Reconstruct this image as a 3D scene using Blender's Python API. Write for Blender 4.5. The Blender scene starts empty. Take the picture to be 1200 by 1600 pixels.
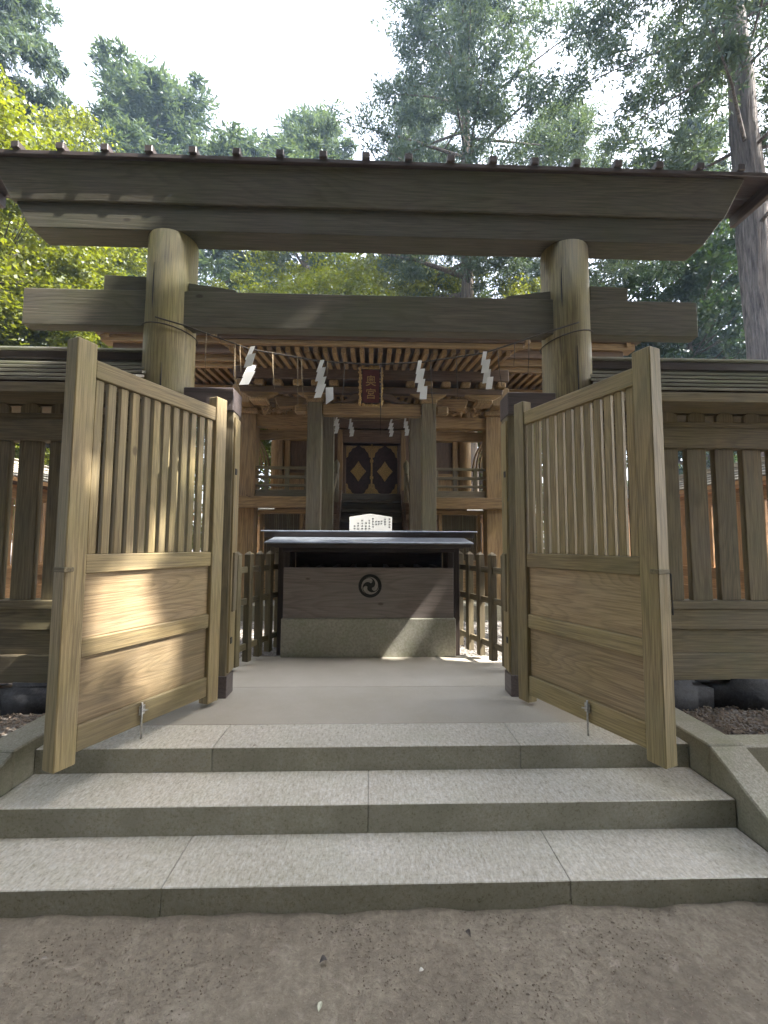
import bpy, bmesh, math, random
import numpy as np
from mathutils import Vector, Matrix, Euler
R = math.radians
sc = bpy.context.scene
COL = sc.collection

# ------------------------------------------------------------------ camera
cam_d = bpy.data.cameras.new('camera'); cam = bpy.data.objects.new('camera', cam_d); COL.objects.link(cam)
sc.camera = cam
cam_d.sensor_fit = 'HORIZONTAL'; cam_d.sensor_width = 36.0; cam_d.lens = 36.0*671/1200
cam_d.clip_start = .05; cam_d.clip_end = 2000
def cam_axes(p, yw, ro):
    cp, sp, cy, sy = math.cos(p), math.sin(p), math.cos(yw), math.sin(yw)
    f = Vector((-sy*cp, cy*cp, sp)); r = Vector((cy, sy, 0)); u = r.cross(f)
    cr, sr = math.cos(ro), math.sin(ro)
    return r*cr+u*sr, u*cr-r*sr, f
_r, _u, _f = cam_axes(.0724, -.0296, .005)
M = Matrix((( _r.x, _u.x, -_f.x, 0), (_r.y, _u.y, -_f.y, 0), (_r.z, _u.z, -_f.z, 1.6), (0, 0, 0, 1)))
cam.matrix_world = M

# ------------------------------------------------------------------ sky, sun, exposure
SUN = Vector((.62, -.14, .80)).normalized()           # from the place towards the sun
w = bpy.data.worlds.new('World'); sc.world = w; w.use_nodes = True
nt = w.node_tree; nt.nodes.clear()
sky = nt.nodes.new('ShaderNodeTexSky'); sky.sky_type = 'NISHITA'; sky.sun_disc = False
sky.sun_elevation = math.asin(SUN.z); sky.sun_rotation = math.atan2(SUN.x, SUN.y)
sky.air_density = 1.0; sky.dust_density = 3.0; sky.ozone_density = 1.0
bg = nt.nodes.new('ShaderNodeBackground'); bg.inputs['Strength'].default_value = .15
wo = nt.nodes.new('ShaderNodeOutputWorld')
hs_ = nt.nodes.new('ShaderNodeHueSaturation'); hs_.inputs['Saturation'].default_value = .42     # pale hazy daylight sky
nt.links.new(sky.outputs[0], hs_.inputs['Color'])
nt.links.new(hs_.outputs[0], bg.inputs[0]); nt.links.new(bg.outputs[0], wo.inputs[0])
sd = bpy.data.lights.new('sun', 'SUN'); sd.energy = 2.6; sd.angle = R(.5); sd.color = (1, .955, .89)
so = bpy.data.objects.new('sun', sd); COL.objects.link(so); so.location = (20, -5, 30)
so.rotation_euler = (-SUN).to_track_quat('-Z', 'Y').to_euler()
sc.view_settings.view_transform = 'Standard'; sc.view_settings.look = 'None'
sc.view_settings.exposure = 3.0; sc.view_settings.gamma = 1.0; sc.view_settings.use_curve_mapping = False

# ------------------------------------------------------------------ materials
def newmat(name):
    m = bpy.data.materials.new(name); m.use_nodes = True
    t = m.node_tree; t.nodes.clear()
    out = t.nodes.new('ShaderNodeOutputMaterial'); b = t.nodes.new('ShaderNodeBsdfPrincipled')
    t.links.new(b.outputs[0], out.inputs[0])
    return m, t, b, out
def N(t, kind, **kw):
    n = t.nodes.new(kind)
    for k, v in kw.items():
        if k in n.inputs: n.inputs[k].default_value = v
        else: setattr(n, k, v)
    return n
def ramp(t, fac, stops):
    n = t.nodes.new('ShaderNodeValToRGB'); e = n.color_ramp.elements
    while len(e) < len(stops): e.new(.5)
    for i, (p, c) in enumerate(stops):
        e[i].position = p; e[i].color = (*c, 1) if len(c) == 3 else c
    t.links.new(fac, n.inputs[0]); return n.outputs[0]
def mixc(t, fac, a, b, mode='MIX'):
    n = t.nodes.new('ShaderNodeMix'); n.data_type = 'RGBA'; n.blend_type = mode
    for s, v in ((0, fac), (6, a), (7, b)):
        if hasattr(v, 'is_linked') or hasattr(v, 'links'): t.links.new(v, n.inputs[s])
        else: n.inputs[s].default_value = v if s == 0 else (*v, 1)
    return n.outputs[2]
def bump(t, b, h, strength, dist):
    n = N(t, 'ShaderNodeBump', Strength=strength, Distance=dist); t.links.new(h, n.inputs['Height']); t.links.new(n.outputs[0], b.inputs['Normal'])

WOODS = {  # light, dark, moss amount, roughness, weather (grey) amount
    'door':   ((.335, .25, .118), (.175, .125, .055), .35, .60, .22),
    'panel':  ((.38, .275, .15), (.24, .165, .085), .25, .58, .15),
    'pillar': ((.33, .265, .12), (.15, .11, .05), .5, .62, .35),
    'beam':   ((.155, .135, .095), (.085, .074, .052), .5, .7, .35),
    'fence':  ((.25, .195, .11), (.125, .097, .052), .35, .72, .3),
    'shingle':((.42, .40, .33), (.22, .21, .17), .40, .75, .6),
    'shrine': ((.42, .27, .12), (.19, .11, .045), .2, .65, .1),
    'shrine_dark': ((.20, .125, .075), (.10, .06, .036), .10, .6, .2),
    'mossy':  ((.25, .20, .12), (.13, .10, .06), .42, .75, .4),
    'stair':  ((.19, .155, .115), (.10, .08, .06), .25, .6, .4),
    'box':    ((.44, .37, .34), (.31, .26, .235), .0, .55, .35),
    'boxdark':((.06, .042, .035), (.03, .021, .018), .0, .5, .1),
    'copper': ((.115, .093, .088), (.075, .06, .056), .0, .38, .1),
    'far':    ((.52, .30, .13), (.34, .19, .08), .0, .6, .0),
    'farroof_lit': ((.62, .58, .48), (.40, .37, .30), .0, .6, .2),  # paler than the near shingle: sunlight on the far roofs painted in
}
_wood = {}
def wood(kind, axis='x'):
    k = (kind, axis)
    if k in _wood: return _wood[k]
    light, dark, moss, rough, grey = WOODS[kind]
    m, t, b, out = newmat('wood_%s_%s' % (kind, axis))
    tc = N(t, 'ShaderNodeTexCoord'); oi = N(t, 'ShaderNodeObjectInfo')
    off = N(t, 'ShaderNodeVectorMath', operation='SCALE'); off.inputs[0].default_value = (37, 53, 71)
    t.links.new(oi.outputs['Random'], off.inputs['Scale'])
    add = N(t, 'ShaderNodeVectorMath', operation='ADD'); t.links.new(tc.outputs['Object'], add.inputs[0]); t.links.new(off.outputs[0], add.inputs[1])
    def stretch(s_al, s_ac):
        mp = N(t, 'ShaderNodeMapping'); mp.inputs['Scale'].default_value = tuple(s_al if a == axis else s_ac for a in 'xyz')
        t.links.new(add.outputs[0], mp.inputs[0]); return mp.outputs[0]
    # cathedral figure: distorted bands stretched along the grain
    lo = N(t, 'ShaderNodeTexNoise', Scale=1.0, Detail=1.5, Roughness=.4); t.links.new(stretch(.55, 4.2), lo.inputs[0])
    mul = N(t, 'ShaderNodeMath', operation='MULTIPLY'); mul.inputs[1].default_value = 26.0 if kind in ('panel',) else 15.0; t.links.new(lo.outputs[0], mul.inputs[0])
    fr = N(t, 'ShaderNodeMath', operation='FRACT'); t.links.new(mul.outputs[0], fr.inputs[0])
    fine = N(t, 'ShaderNodeTexNoise', Scale=1.0, Detail=4.0, Roughness=.65); t.links.new(stretch(3.0, 110.0), fine.inputs[0])
    patch = N(t, 'ShaderNodeTexNoise', Scale=1.0, Detail=5.0, Roughness=.6); t.links.new(stretch(1.6, 4.0), patch.inputs[0])
    figure = ramp(t, fr.outputs[0], [(0, (.5,)*3), (.3, (.85,)*3), (.8, (1,)*3), (1, (.5,)*3)])
    c = mixc(t, ramp(t, fine.outputs[0], [(.36, (0,)*3), (.62, (1,)*3)]), dark, light)
    fa = .5 if kind == 'panel' else .42
    c = mixc(t, fa, c, figure, 'MULTIPLY')
    g = sum(light)/3
    c = mixc(t, ramp(t, patch.outputs[0], [(.38, (0,)*3), (.7, (grey,)*3)]), c, (g*.86, g*.84, g*.76))
    geo = N(t, 'ShaderNodeNewGeometry')
    mz = N(t, 'ShaderNodeTexNoise', Scale=1.3, Detail=6.0, Roughness=.62); t.links.new(geo.outputs['Position'], mz.inputs[0])
    if moss > 0:
        c = mixc(t, ramp(t, mz.outputs[0], [(.42, (0,)*3), (.72, (moss,)*3)]), c, (light[0]*.48, light[1]*.66, light[2]*.36))
    # dark water stains
    st = N(t, 'ShaderNodeTexNoise', Scale=1.0, Detail=6.0, Roughness=.7); t.links.new(stretch(2.0, 14.0), st.inputs[0])
    c = mixc(t, ramp(t, st.outputs[0], [(.55, (0,)*3), (.78, (.55,)*3)]), c, (dark[0]*.5, dark[1]*.5, dark[2]*.5))
    # knots
    vk = N(t, 'ShaderNodeTexVoronoi', Scale=1.0); t.links.new(stretch(1.3, 2.6), vk.inputs['Vector'])
    c = mixc(t, ramp(t, vk.outputs['Distance'], [(.028, (.8,)*3), (.05, (0,)*3)]), c, (dark[0]*.45, dark[1]*.4, dark[2]*.35))
    # little piece to piece tone
    rm = N(t, 'ShaderNodeMapRange'); rm.inputs[3].default_value = .76; rm.inputs[4].default_value = 1.2; t.links.new(oi.outputs['Random'], rm.inputs[0])
    hv = N(t, 'ShaderNodeHueSaturation'); t.links.new(c, hv.inputs['Color']); t.links.new(rm.outputs[0], hv.inputs['Value'])
    t.links.new(hv.outputs[0], b.inputs['Base Color'])
    b.inputs['Roughness'].default_value = rough
    hsum = N(t, 'ShaderNodeMath', operation='ADD'); t.links.new(fine.outputs[0], hsum.inputs[0]); t.links.new(figure, hsum.inputs[1])
    bump(t, b, hsum.outputs[0], .5, .0016)
    _wood[k] = m; return m

def stone_mat(name, c1, c2, scale=90, rough=(.35, .8), bmp=.4, moss=0, gloss=.5, shade_film=0, fleck=.75):
    m, t, b, out = newmat(name)
    geo = N(t, 'ShaderNodeNewGeometry')
    n1 = N(t, 'ShaderNodeTexNoise', Scale=scale, Detail=6.0, Roughness=.75); t.links.new(geo.outputs['Position'], n1.inputs[0])
    n2 = N(t, 'ShaderNodeTexNoise', Scale=2.2, Detail=7.0, Roughness=.65); t.links.new(geo.outputs['Position'], n2.inputs[0])
    n3 = N(t, 'ShaderNodeTexNoise', Scale=scale*.95, Detail=6.0, Roughness=.85); mp3 = N(t, 'ShaderNodeMapping'); mp3.inputs['Scale'].default_value = (1, .3, 1); t.links.new(geo.outputs['Position'], mp3.inputs[0]); t.links.new(mp3.outputs[0], n3.inputs[0])
    c = mixc(t, ramp(t, n1.outputs[0], [(.40, (0,)*3), (.60, (1,)*3)]), c2, c1)
    c = mixc(t, ramp(t, n2.outputs[0], [(.35, (.45,)*3), (.7, (0,)*3)]), c, (c2[0]*.75, c2[1]*.72, c2[2]*.62))
    c = mixc(t, ramp(t, n3.outputs[0], [(.50, (0,)*3), (.60, (fleck,)*3)]), c, tuple(min(.86, v*1.5) for v in c1))
    if moss:
        n4 = N(t, 'ShaderNodeTexNoise', Scale=3.1, Detail=8.0, Roughness=.7); t.links.new(geo.outputs['Position'], n4.inputs[0])
        c = mixc(t, ramp(t, n4.outputs[0], [(.45, (0,)*3), (.7, (moss,)*3)]), c, (c2[0]*.62, c2[1]*.8, c2[2]*.42))
    oi = N(t, 'ShaderNodeObjectInfo'); rm = N(t, 'ShaderNodeMapRange'); rm.inputs[3].default_value = .9; rm.inputs[4].default_value = 1.1; t.links.new(oi.outputs['Random'], rm.inputs[0])
    hv = N(t, 'ShaderNodeHueSaturation'); t.links.new(c, hv.inputs['Color']); t.links.new(rm.outputs[0], hv.inputs['Value']); c = hv.outputs[0]
    if shade_film:      # upright faces: shade painted into the colour along with a mossy soil film
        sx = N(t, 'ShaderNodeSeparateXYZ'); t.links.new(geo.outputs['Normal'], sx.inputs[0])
        up = N(t, 'ShaderNodeMapRange'); up.inputs[1].default_value = .3; up.inputs[2].default_value = .8; up.inputs[3].default_value = shade_film; up.inputs[4].default_value = 0; t.links.new(sx.outputs['Z'], up.inputs[0])
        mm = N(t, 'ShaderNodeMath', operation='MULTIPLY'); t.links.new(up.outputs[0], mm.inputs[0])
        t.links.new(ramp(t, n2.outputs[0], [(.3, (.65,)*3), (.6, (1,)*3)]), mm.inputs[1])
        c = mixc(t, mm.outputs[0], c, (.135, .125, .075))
    t.links.new(c, b.inputs['Base Color'])
    rr = N(t, 'ShaderNodeMapRange'); rr.inputs[3].default_value = rough[0]; rr.inputs[4].default_value = rough[1]
    t.links.new(n3.outputs[0], rr.inputs[0]); rr.inputs[1].default_value = .35; rr.inputs[2].default_value = .65; t.links.new(rr.outputs[0], b.inputs['Roughness'])
    b.inputs['Specular IOR Level'].default_value = gloss
    hs = N(t, 'ShaderNodeMath', operation='ADD'); t.links.new(n1.outputs[0], hs.inputs[0]); t.links.new(n3.outputs[0], hs.inputs[1])
    bump(t, b, hs.outputs[0], bmp, .004)
    return m
def plain(name, col, rough=.5, metal=0, var=.15, sc_=30, bmp=.15, spec=.5):
    m, t, b, out = newmat(name)
    tc = N(t, 'ShaderNodeTexCoord')
    n1 = N(t, 'ShaderNodeTexNoise', Scale=sc_, Detail=5.0); t.links.new(tc.outputs['Object'], n1.inputs[0])
    c = mixc(t, ramp(t, n1.outputs[0], [(.3, (0,)*3), (.7, (1,)*3)]), tuple(v*(1-var) for v in col), tuple(min(1, v*(1+var)) for v in col))
    t.links.new(c, b.inputs['Base Color']); b.inputs['Roughness'].default_value = rough; b.inputs['Metallic'].default_value = metal
    b.inputs['Specular IOR Level'].default_value = spec
    bump(t, b, n1.outputs[0], bmp, .002)
    return m
def leaf_mat(name, c1, c2, trans=.45):
    m, t, b, out = newmat(name)
    t.nodes.remove(b)
    geo = N(t, 'ShaderNodeNewGeometry'); oi = N(t, 'ShaderNodeObjectInfo')
    n1 = N(t, 'ShaderNodeTexNoise', Scale=.55, Detail=3.0); t.links.new(geo.outputs['Position'], n1.inputs[0])
    c = mixc(t, geo.outputs['Random Per Island'], c1, c2)
    c = mixc(t, ramp(t, n1.outputs[0], [(.35, (0,)*3), (.65, (.5,)*3)]), c, tuple(v*.6 for v in c1))
    d = N(t, 'ShaderNodeBsdfDiffuse'); tr = N(t, 'ShaderNodeBsdfTranslucent'); gl = N(t, 'ShaderNodeBsdfGlossy', Roughness=.45)
    t.links.new(c, d.inputs[0])
    c3 = mixc(t, 1.0, c, (1.5, 1.5, .6), 'MULTIPLY'); t.links.new(c3, tr.inputs[0]); gl.inputs[0].default_value = (.8, .85, .9, 1)
    m1 = N(t, 'ShaderNodeMixShader'); m1.inputs[0].default_value = trans
    t.links.new(d.outputs[0], m1.inputs[1]); t.links.new(tr.outputs[0], m1.inputs[2])
    m2 = N(t, 'ShaderNodeMixShader'); m2.inputs[0].default_value = .05
    t.links.new(m1.outputs[0], m2.inputs[1]); t.links.new(gl.outputs[0], m2.inputs[2])
    t.links.new(m2.outputs[0], out.inputs[0])
    return m

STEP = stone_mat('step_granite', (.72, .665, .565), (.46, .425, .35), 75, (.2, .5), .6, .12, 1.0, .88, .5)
CONC = stone_mat('platform_concrete', (.47, .43, .36), (.40, .365, .305), 140, (.45, .8), .15, 0, .5, 0, .18)
CHEEK = stone_mat('cheek_stone', (.42, .40, .33), (.24, .22, .165), 90, (.5, .85), .4, .5, .5, .5, .3)
BOXBASE = stone_mat('box_base_concrete', (.50, .485, .42), (.34, .33, .275), 40, (.6, .9), .5, .35, .5, 0, .15)
ROCK = stone_mat('dark_rock', (.055, .055, .06), (.025, .025, .028), 25, (.7, .95), .8, .2)
GOLD = plain('gilt_brass', (.50, .335, .13), .45, .55, .3, 60, .4)
LACQ = plain('dark_lacquer', (.055, .034, .03), .4, 0, .3, 20, .1)
MAROON = plain('maroon_lacquer', (.12, .035, .03), .4, 0, .2, 20, .1)
PAPER = plain('white_paper', (.82, .82, .80), .7, 0, .03, 8, .05)
_t = PAPER.node_tree; _b = [n for n in _t.nodes if n.type == 'BSDF_PRINCIPLED'][0]; _o = [n for n in _t.nodes if n.type == 'OUTPUT_MATERIAL'][0]
_tr = N(_t, 'ShaderNodeBsdfTranslucent'); _tr.inputs[0].default_value = (.8, .8, .76, 1); _mx = N(_t, 'ShaderNodeMixShader'); _mx.inputs[0].default_value = .35
_t.links.new(_b.outputs[0], _mx.inputs[1]); _t.links.new(_tr.outputs[0], _mx.inputs[2]); _t.links.new(_mx.outputs[0], _o.inputs[0])
STEEL = plain('dull_steel', (.42, .41, .38), .4, .9, .3, 80, .2)
IRON = plain('black_iron', (.03, .03, .03), .55, .3, .3, 50, .3)
STRAW = plain('old_straw', (.26, .20, .12), .8, 0, .3, 60, .3)
WIRE = plain('dark_rope', (.06, .05, .04), .8, 0, .2, 90, .4)
INK = plain('ink', (.05, .05, .05), .8, 0, .1, 20, .0)
BARK = None
SKYROOF = plain('box_sheet_copper', (.30, .33, .37), .33, .6, .25, 14, .3)

def bark_mat(name, light, dark):
    m, t, b, out = newmat(name)
    tc = N(t, 'ShaderNodeTexCoord')
    mp = N(t, 'ShaderNodeMapping'); mp.inputs['Scale'].default_value = (16, 16, 1.1); t.links.new(tc.outputs['Object'], mp.inputs[0])
    n = N(t, 'ShaderNodeTexNoise', Scale=1.0, Detail=8.0, Roughness=.7); t.links.new(mp.outputs[0], n.inputs[0])
    c = ramp(t, n.outputs[0], [(.33, dark), (.52, tuple((a+b_)/2 for a, b_ in zip(light, dark))), (.68, light)])
    t.links.new(c, b.inputs['Base Color']); b.inputs['Roughness'].default_value = .9
    bump(t, b, n.outputs[0], 1.0, .06)
    return m
BARK = bark_mat('cedar_bark', (.235, .205, .185), (.035, .028, .024))
BARK2 = bark_mat('brown_bark', (.16, .125, .09), (.05, .04, .03))

# ------------------------------------------------------------------ object helpers
WL = {}
def link(name, me, mat=None, parent=None, loc=(0, 0, 0), rot=(0, 0, 0)):
    o = bpy.data.objects.new(name, me); COL.objects.link(o)
    if mat is not None:
        if me.materials: 
            if me.materials[0] != mat:
                o.material_slots[0].link = 'OBJECT'; o.material_slots[0].material = mat
        else: me.materials.append(mat)
    if parent is not None: o.parent = parent
    o.location = loc; o.rotation_euler = rot
    return o
def tag(o, label=None, cat=None, group=None, kind=None):
    if label: o['label'] = label
    if cat: o['category'] = cat
    if group: o['group'] = group
    if kind: o['kind'] = kind
    return o
def empty(name, loc, rz=0, label=None, cat=None, group=None, kind=None):
    o = bpy.data.objects.new(name, None); COL.objects.link(o); o.location = loc; o.rotation_euler = (0, 0, rz)
    o.empty_display_size = .2; WL[o.name] = Vector(loc)
    return tag(o, label, cat, group, kind)
_box = {}
def box_mesh(sx, sy, sz, bev, taper=1.0):
    k = (round(sx, 4), round(sy, 4), round(sz, 4), round(bev, 4), taper)
    if k in _box: return _box[k]
    bm = bmesh.new(); bmesh.ops.create_cube(bm, size=1)
    for v in bm.verts:
        tp = taper if v.co.z > 0 else 1
        v.co = Vector((v.co.x*sx*tp, v.co.y*sy*tp, v.co.z*sz))
    if bev > 0: bmesh.ops.bevel(bm, geom=list(bm.edges), offset=min(bev, .3*min(sx, sy, sz)), segments=1, affect='EDGES')
    me = bpy.data.meshes.new('box'); bm.to_mesh(me); bm.free(); _box[k] = me; return me
def mat_for(mat, s):
    if isinstance(mat, str):
        ax = 'xyz'[max(range(3), key=lambda i: s[i])]
        return wood(mat, ax)
    return mat
_pm = {}
def part(name, parent, lo, hi, mat, rot=(0, 0, 0), bev=.005, local=False, taper=1.0, axis=None):
    """box from corner lo to corner hi (world coordinates unless local)"""
    s = tuple(abs(b-a) for a, b in zip(lo, hi)); c = Vector([(a+b)/2 for a, b in zip(lo, hi)])
    m = mat_for(mat, s) if axis is None else wood(mat, axis)
    me = box_mesh(*s, bev, taper)
    k = (me.name, m.name)
    if k not in _pm:
        me2 = me.copy(); me2.materials.clear(); me2.materials.append(m); _pm[k] = me2
    base = WL.get(parent.name, Vector((0, 0, 0))) if (parent is not None and not local) else Vector((0, 0, 0))
    o = bpy.data.objects.new(name, _pm[k]); COL.objects.link(o)
    if parent is not None: o.parent = parent
    o.location = c-base; o.rotation_euler = rot
    WL[o.name] = c
    return o
def mesh_py(name, verts, faces, mat, parent=None, smooth=False, local=False, loc=None):
    me = bpy.data.meshes.new(name)
    V = [Vector(v) for v in verts]
    base = WL.get(parent.name, Vector((0, 0, 0))) if (parent is not None and not local) else Vector((0, 0, 0))
    c = Vector(loc) if loc is not None else sum(V, Vector())/len(V)
    me.from_pydata([v-c for v in V], [], faces); me.update()
    if smooth: me.polygons.foreach_set('use_smooth', [True]*len(me.polygons))
    me.materials.append(mat)
    o = bpy.data.objects.new(name, me); COL.objects.link(o)
    if parent is not None: o.parent = parent
    o.location = c-base; WL[o.name] = c
    return o
def prism(name, poly, y0, y1, mat, parent=None, axis='y', local=False, bev=0):
    """extrude a polygon of (a,b) along an axis; axis y: (x,z), axis x: (y,z)"""
    n = len(poly)
    f = (lambda p, q: (p[0], q, p[1])) if axis == 'y' else (lambda p, q: (q, p[0], p[1])) if axis == 'x' else (lambda p, q: (p[0], p[1], q))
    V = [f(p, y0) for p in poly]+[f(p, y1) for p in poly]
    F = [tuple(range(n)), tuple(range(2*n-1, n-1, -1))]+[(i, i+n, (i+1) % n+n, (i+1) % n) for i in range(n)]
    o = mesh_py(name, V, F, mat, parent, local=local)
    bm = bmesh.new(); bm.from_mesh(o.data); bmesh.ops.recalc_face_normals(bm, faces=bm.faces)
    if bev: bmesh.ops.bevel(bm, geom=list(bm.edges), offset=bev, segments=1, affect='EDGES')
    bm.to_mesh(o.data); bm.free(); return o
def tube_data(pts, rad, seg=8, jitter=0, rnd=None, ridge=None):
    V, F = [], []; pts = [Vector(p) for p in pts]; n = len(pts)
    for i, p in enumerate(pts):
        d = (pts[min(i+1, n-1)]-pts[max(i-1, 0)]).normalized()
        a = d.cross(Vector((0, 0, 1)));
        if a.length < .05: a = d.cross(Vector((1, 0, 0)))
        a.normalize(); b = d.cross(a)
        r = rad[i] if hasattr(rad, '__len__') else rad
        for k in range(seg):
            th = 2*math.pi*k/seg; rr = r*(1+(rnd.uniform(-jitter, jitter) if jitter else 0)+(ridge[k] if ridge else 0))
            V.append(p+a*math.cos(th)*rr+b*math.sin(th)*rr)
    for i in range(n-1):
        for k in range(seg):
            F.append((i*seg+k, i*seg+(k+1) % seg, (i+1)*seg+(k+1) % seg, (i+1)*seg+k))
    F.append(tuple(range(seg-1, -1, -1))); F.append(tuple(range((n-1)*seg, n*seg)))
    return V, F
def tube(name, pts, rad, mat, parent=None, seg=8, smooth=True, local=False):
    V, F = tube_data(pts, rad, seg); return mesh_py(name, V, F, mat, parent, smooth, local)

# ------------------------------------------------------------------ the ground
def grid_sheet(name, xs, ys, hf, mat, thick=None):
    nx, ny = len(xs), len(ys)
    X, Y = np.meshgrid(xs, ys); Z = hf(X, Y)
    V = np.stack([X, Y, Z], -1).reshape(-1, 3)
    idx = np.arange(nx*ny).reshape(ny, nx)
    F = np.stack([idx[:-1, :-1], idx[:-1, 1:], idx[1:, 1:], idx[1:, :-1]], -1).reshape(-1, 4)
    me = bpy.data.meshes.new(name); me.from_pydata(V.tolist(), [], F.tolist()); me.update()
    me.polygons.foreach_set('use_smooth', [True]*len(me.polygons)); me.materials.append(mat)
    o = bpy.data.objects.new(name, me); COL.objects.link(o); return o
rng = np.random.default_rng(7)
_ph = rng.uniform(0, 6.28, (40, 2)); _fr = rng.normal(0, 1, (40, 2))
def lumps(X, Y, s, a):
    z = 0
    for i in range(40):
        fx, fy = _fr[i]*s; z = z+np.sin(X*fx+Y*fy+_ph[i, 0])
    return a*z/6.3
def dirt_mat():
    m, t, b, out = newmat('packed_dirt')
    geo = N(t, 'ShaderNodeNewGeometry')
    n1 = N(t, 'ShaderNodeTexNoise', Scale=2.3, Detail=9.0, Roughness=.68); t.links.new(geo.outputs['Position'], n1.inputs[0])
    n2 = N(t, 'ShaderNodeTexNoise', Scale=38.0, Detail=7.0, Roughness=.75); t.links.new(geo.outputs['Position'], n2.inputs[0])
    n3 = N(t, 'ShaderNodeTexNoise', Scale=11.0, Detail=6.0, Roughness=.7, Distortion=.8); t.links.new(geo.outputs['Position'], n3.inputs[0])
    vo = N(t, 'ShaderNodeTexVoronoi', Scale=55.0); t.links.new(geo.outputs['Position'], vo.inputs['Vector'])
    c = ramp(t, n1.outputs[0], [(.3, (.20, .168, .122)), (.5, (.27, .23, .168)), (.72, (.35, .305, .23))])
    c = mixc(t, ramp(t, n3.outputs[0], [(.36, (.5,)*3), (.52, (0,)*3)]), c, (.165, .13, .10))
    c = mixc(t, ramp(t, n3.outputs[0], [(.57, (0,)*3), (.70, (.75,)*3)]), c, (.40, .335, .27))
    c = mixc(t, ramp(t, n2.outputs[0], [(.35, (.55,)*3), (.6, (0,)*3)]), c, (.12, .092, .07))
    c = mixc(t, ramp(t, vo.outputs['Distance'], [(.04, (.8,)*3), (.12, (0,)*3)]), c, (.38, .33, .27))
    t.links.new(c, b.inputs['Base Color']); b.inputs['Roughness'].default_value = .88
    hs = N(t, 'ShaderNodeMath', operation='ADD'); t.links.new(n2.outputs[0], hs.inputs[0]); t.links.new(n3.outputs[0], hs.inputs[1])
    bump(t, b, hs.outputs[0], .8, .009)
    return m
DIRT = dirt_mat()
xs = np.concatenate([np.linspace(-400, -12, 14), np.linspace(-8, -2.6, 12), np.linspace(-2.5, 2.5, 200), np.linspace(2.6, 8, 12), np.linspace(12, 400, 14)])
ys = np.concatenate([np.linspace(-400, -10, 12), np.linspace(-6, .6, 12), np.linspace(.7, 2.3, 150), np.linspace(2.6, 20, 10), np.linspace(40, 600, 8)])
def gh(X, Y):
    near = np.exp(-((Y-1.5)/3)**2)*(np.abs(X) < 4)
    z = lumps(X, Y, 5, .005)*near+lumps(X, Y, 22, .0014)*near+lumps(X, Y, 60, .0007)*near
    z = z+.010*np.exp(-((Y-1.985)/.045)**2)*near*(1+.6*np.sin(X*9)+.4*np.sin(X*23+1))
    return z-.004
g = grid_sheet('ground', xs, ys, gh, DIRT); tag(g, kind='structure')
def court_mat():
    m, t, b, out = newmat('court_gravel')
    geo = N(t, 'ShaderNodeNewGeometry')
    vo = N(t, 'ShaderNodeTexVoronoi', Scale=42.0); t.links.new(geo.outputs['Position'], vo.inputs['Vector'])
    n1 = N(t, 'ShaderNodeTexNoise', Scale=1.7, Detail=8.0, Roughness=.7); t.links.new(geo.outputs['Position'], n1.inputs[0])
    hsv = mixc(t, ramp(t, vo.outputs['Color'], [(0, (0,)*3), (1, (1,)*3)]), (.10, .09, .08), (.36, .33, .29))
    c = mixc(t, ramp(t, n1.outputs[0], [(.42, (0,)*3), (.6, (.8,)*3)]), hsv, (.13, .10, .075))
    t.links.new(c, b.inputs['Base Color']); b.inputs['Roughness'].default_value = .9
    bump(t, b, vo.outputs['Distance'], .8, .02)
    return m
xs = np.concatenate([np.linspace(-90, -12, 12), np.linspace(-10, 10, 90), np.linspace(12, 90, 12)])
ys = np.concatenate([np.linspace(2.66, 8, 60), np.linspace(8.5, 20, 20), np.linspace(22, 90, 12)])
g = grid_sheet('shrine_court', xs, ys, lambda X, Y: np.where(Y > 4.0, .355, .285)+lumps(X, Y, 5, .012), court_mat()); tag(g, kind='structure')

# ------------------------------------------------------------------ stone steps, platform
st = empty('stone_steps', (0, 2.3, 0), kind='structure')
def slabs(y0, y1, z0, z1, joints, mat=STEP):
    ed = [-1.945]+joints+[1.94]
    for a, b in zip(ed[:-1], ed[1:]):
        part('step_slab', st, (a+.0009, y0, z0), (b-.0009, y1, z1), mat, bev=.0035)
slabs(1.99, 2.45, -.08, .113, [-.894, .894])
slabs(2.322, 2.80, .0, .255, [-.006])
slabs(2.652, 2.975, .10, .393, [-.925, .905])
pf = empty('platform', (0, 3.7, 0), kind='structure')
pf_p = part('paving', pf, (-1.94, 2.978, .05), (1.94, 3.72, .3925), CONC, bev=.004)
part('paving', pf, (-1.37, 3.7235, .05), (1.36, 4.70, .3925), CONC, bev=.004)

def cheek(name, s, label):
    t = empty(name, (s*2.05, 2.6, 0), label=label, cat='cheek wall')
    def blk(nm, poly, x0, x1): return prism(nm, poly, x0, x1, CHEEK, t, axis='x', bev=.008)
    a, b = (1.947, 2.16) if s > 0 else (-2.16, -1.949)
    blk('sloping_block', [(1.62, -.05), (2.50, -.05), (2.50, .452), (1.66, .0)], a, b)
    blk('flat_block', [(2.503, -.05), (3.35, -.05), (3.35, .455), (2.503, .455)], a, b)
    return t
cheek('cheek_wall', 1, 'sloping stone cheek wall closing the right end of the stone steps')
cheek('cheek_wall', -1, 'sloping stone cheek wall closing the left end of the stone steps')
for s, side in ((1, 'right'), (-1, 'left')):
    k = empty('kerb_wall', (s*3.2, 2.6, 0), label='low pale stone kerb running off to the %s of the steps in front of the roofed fence' % side, cat='kerb')
    for i in range(4):
        x0 = 2.165+i*1.2; a, b = (x0, x0+1.196) if s > 0 else (-x0-1.196, -x0)
        part('kerb_stone', k, (a, 2.51, -.05), (b, 2.665, .44), CHEEK, bev=.008)

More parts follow.
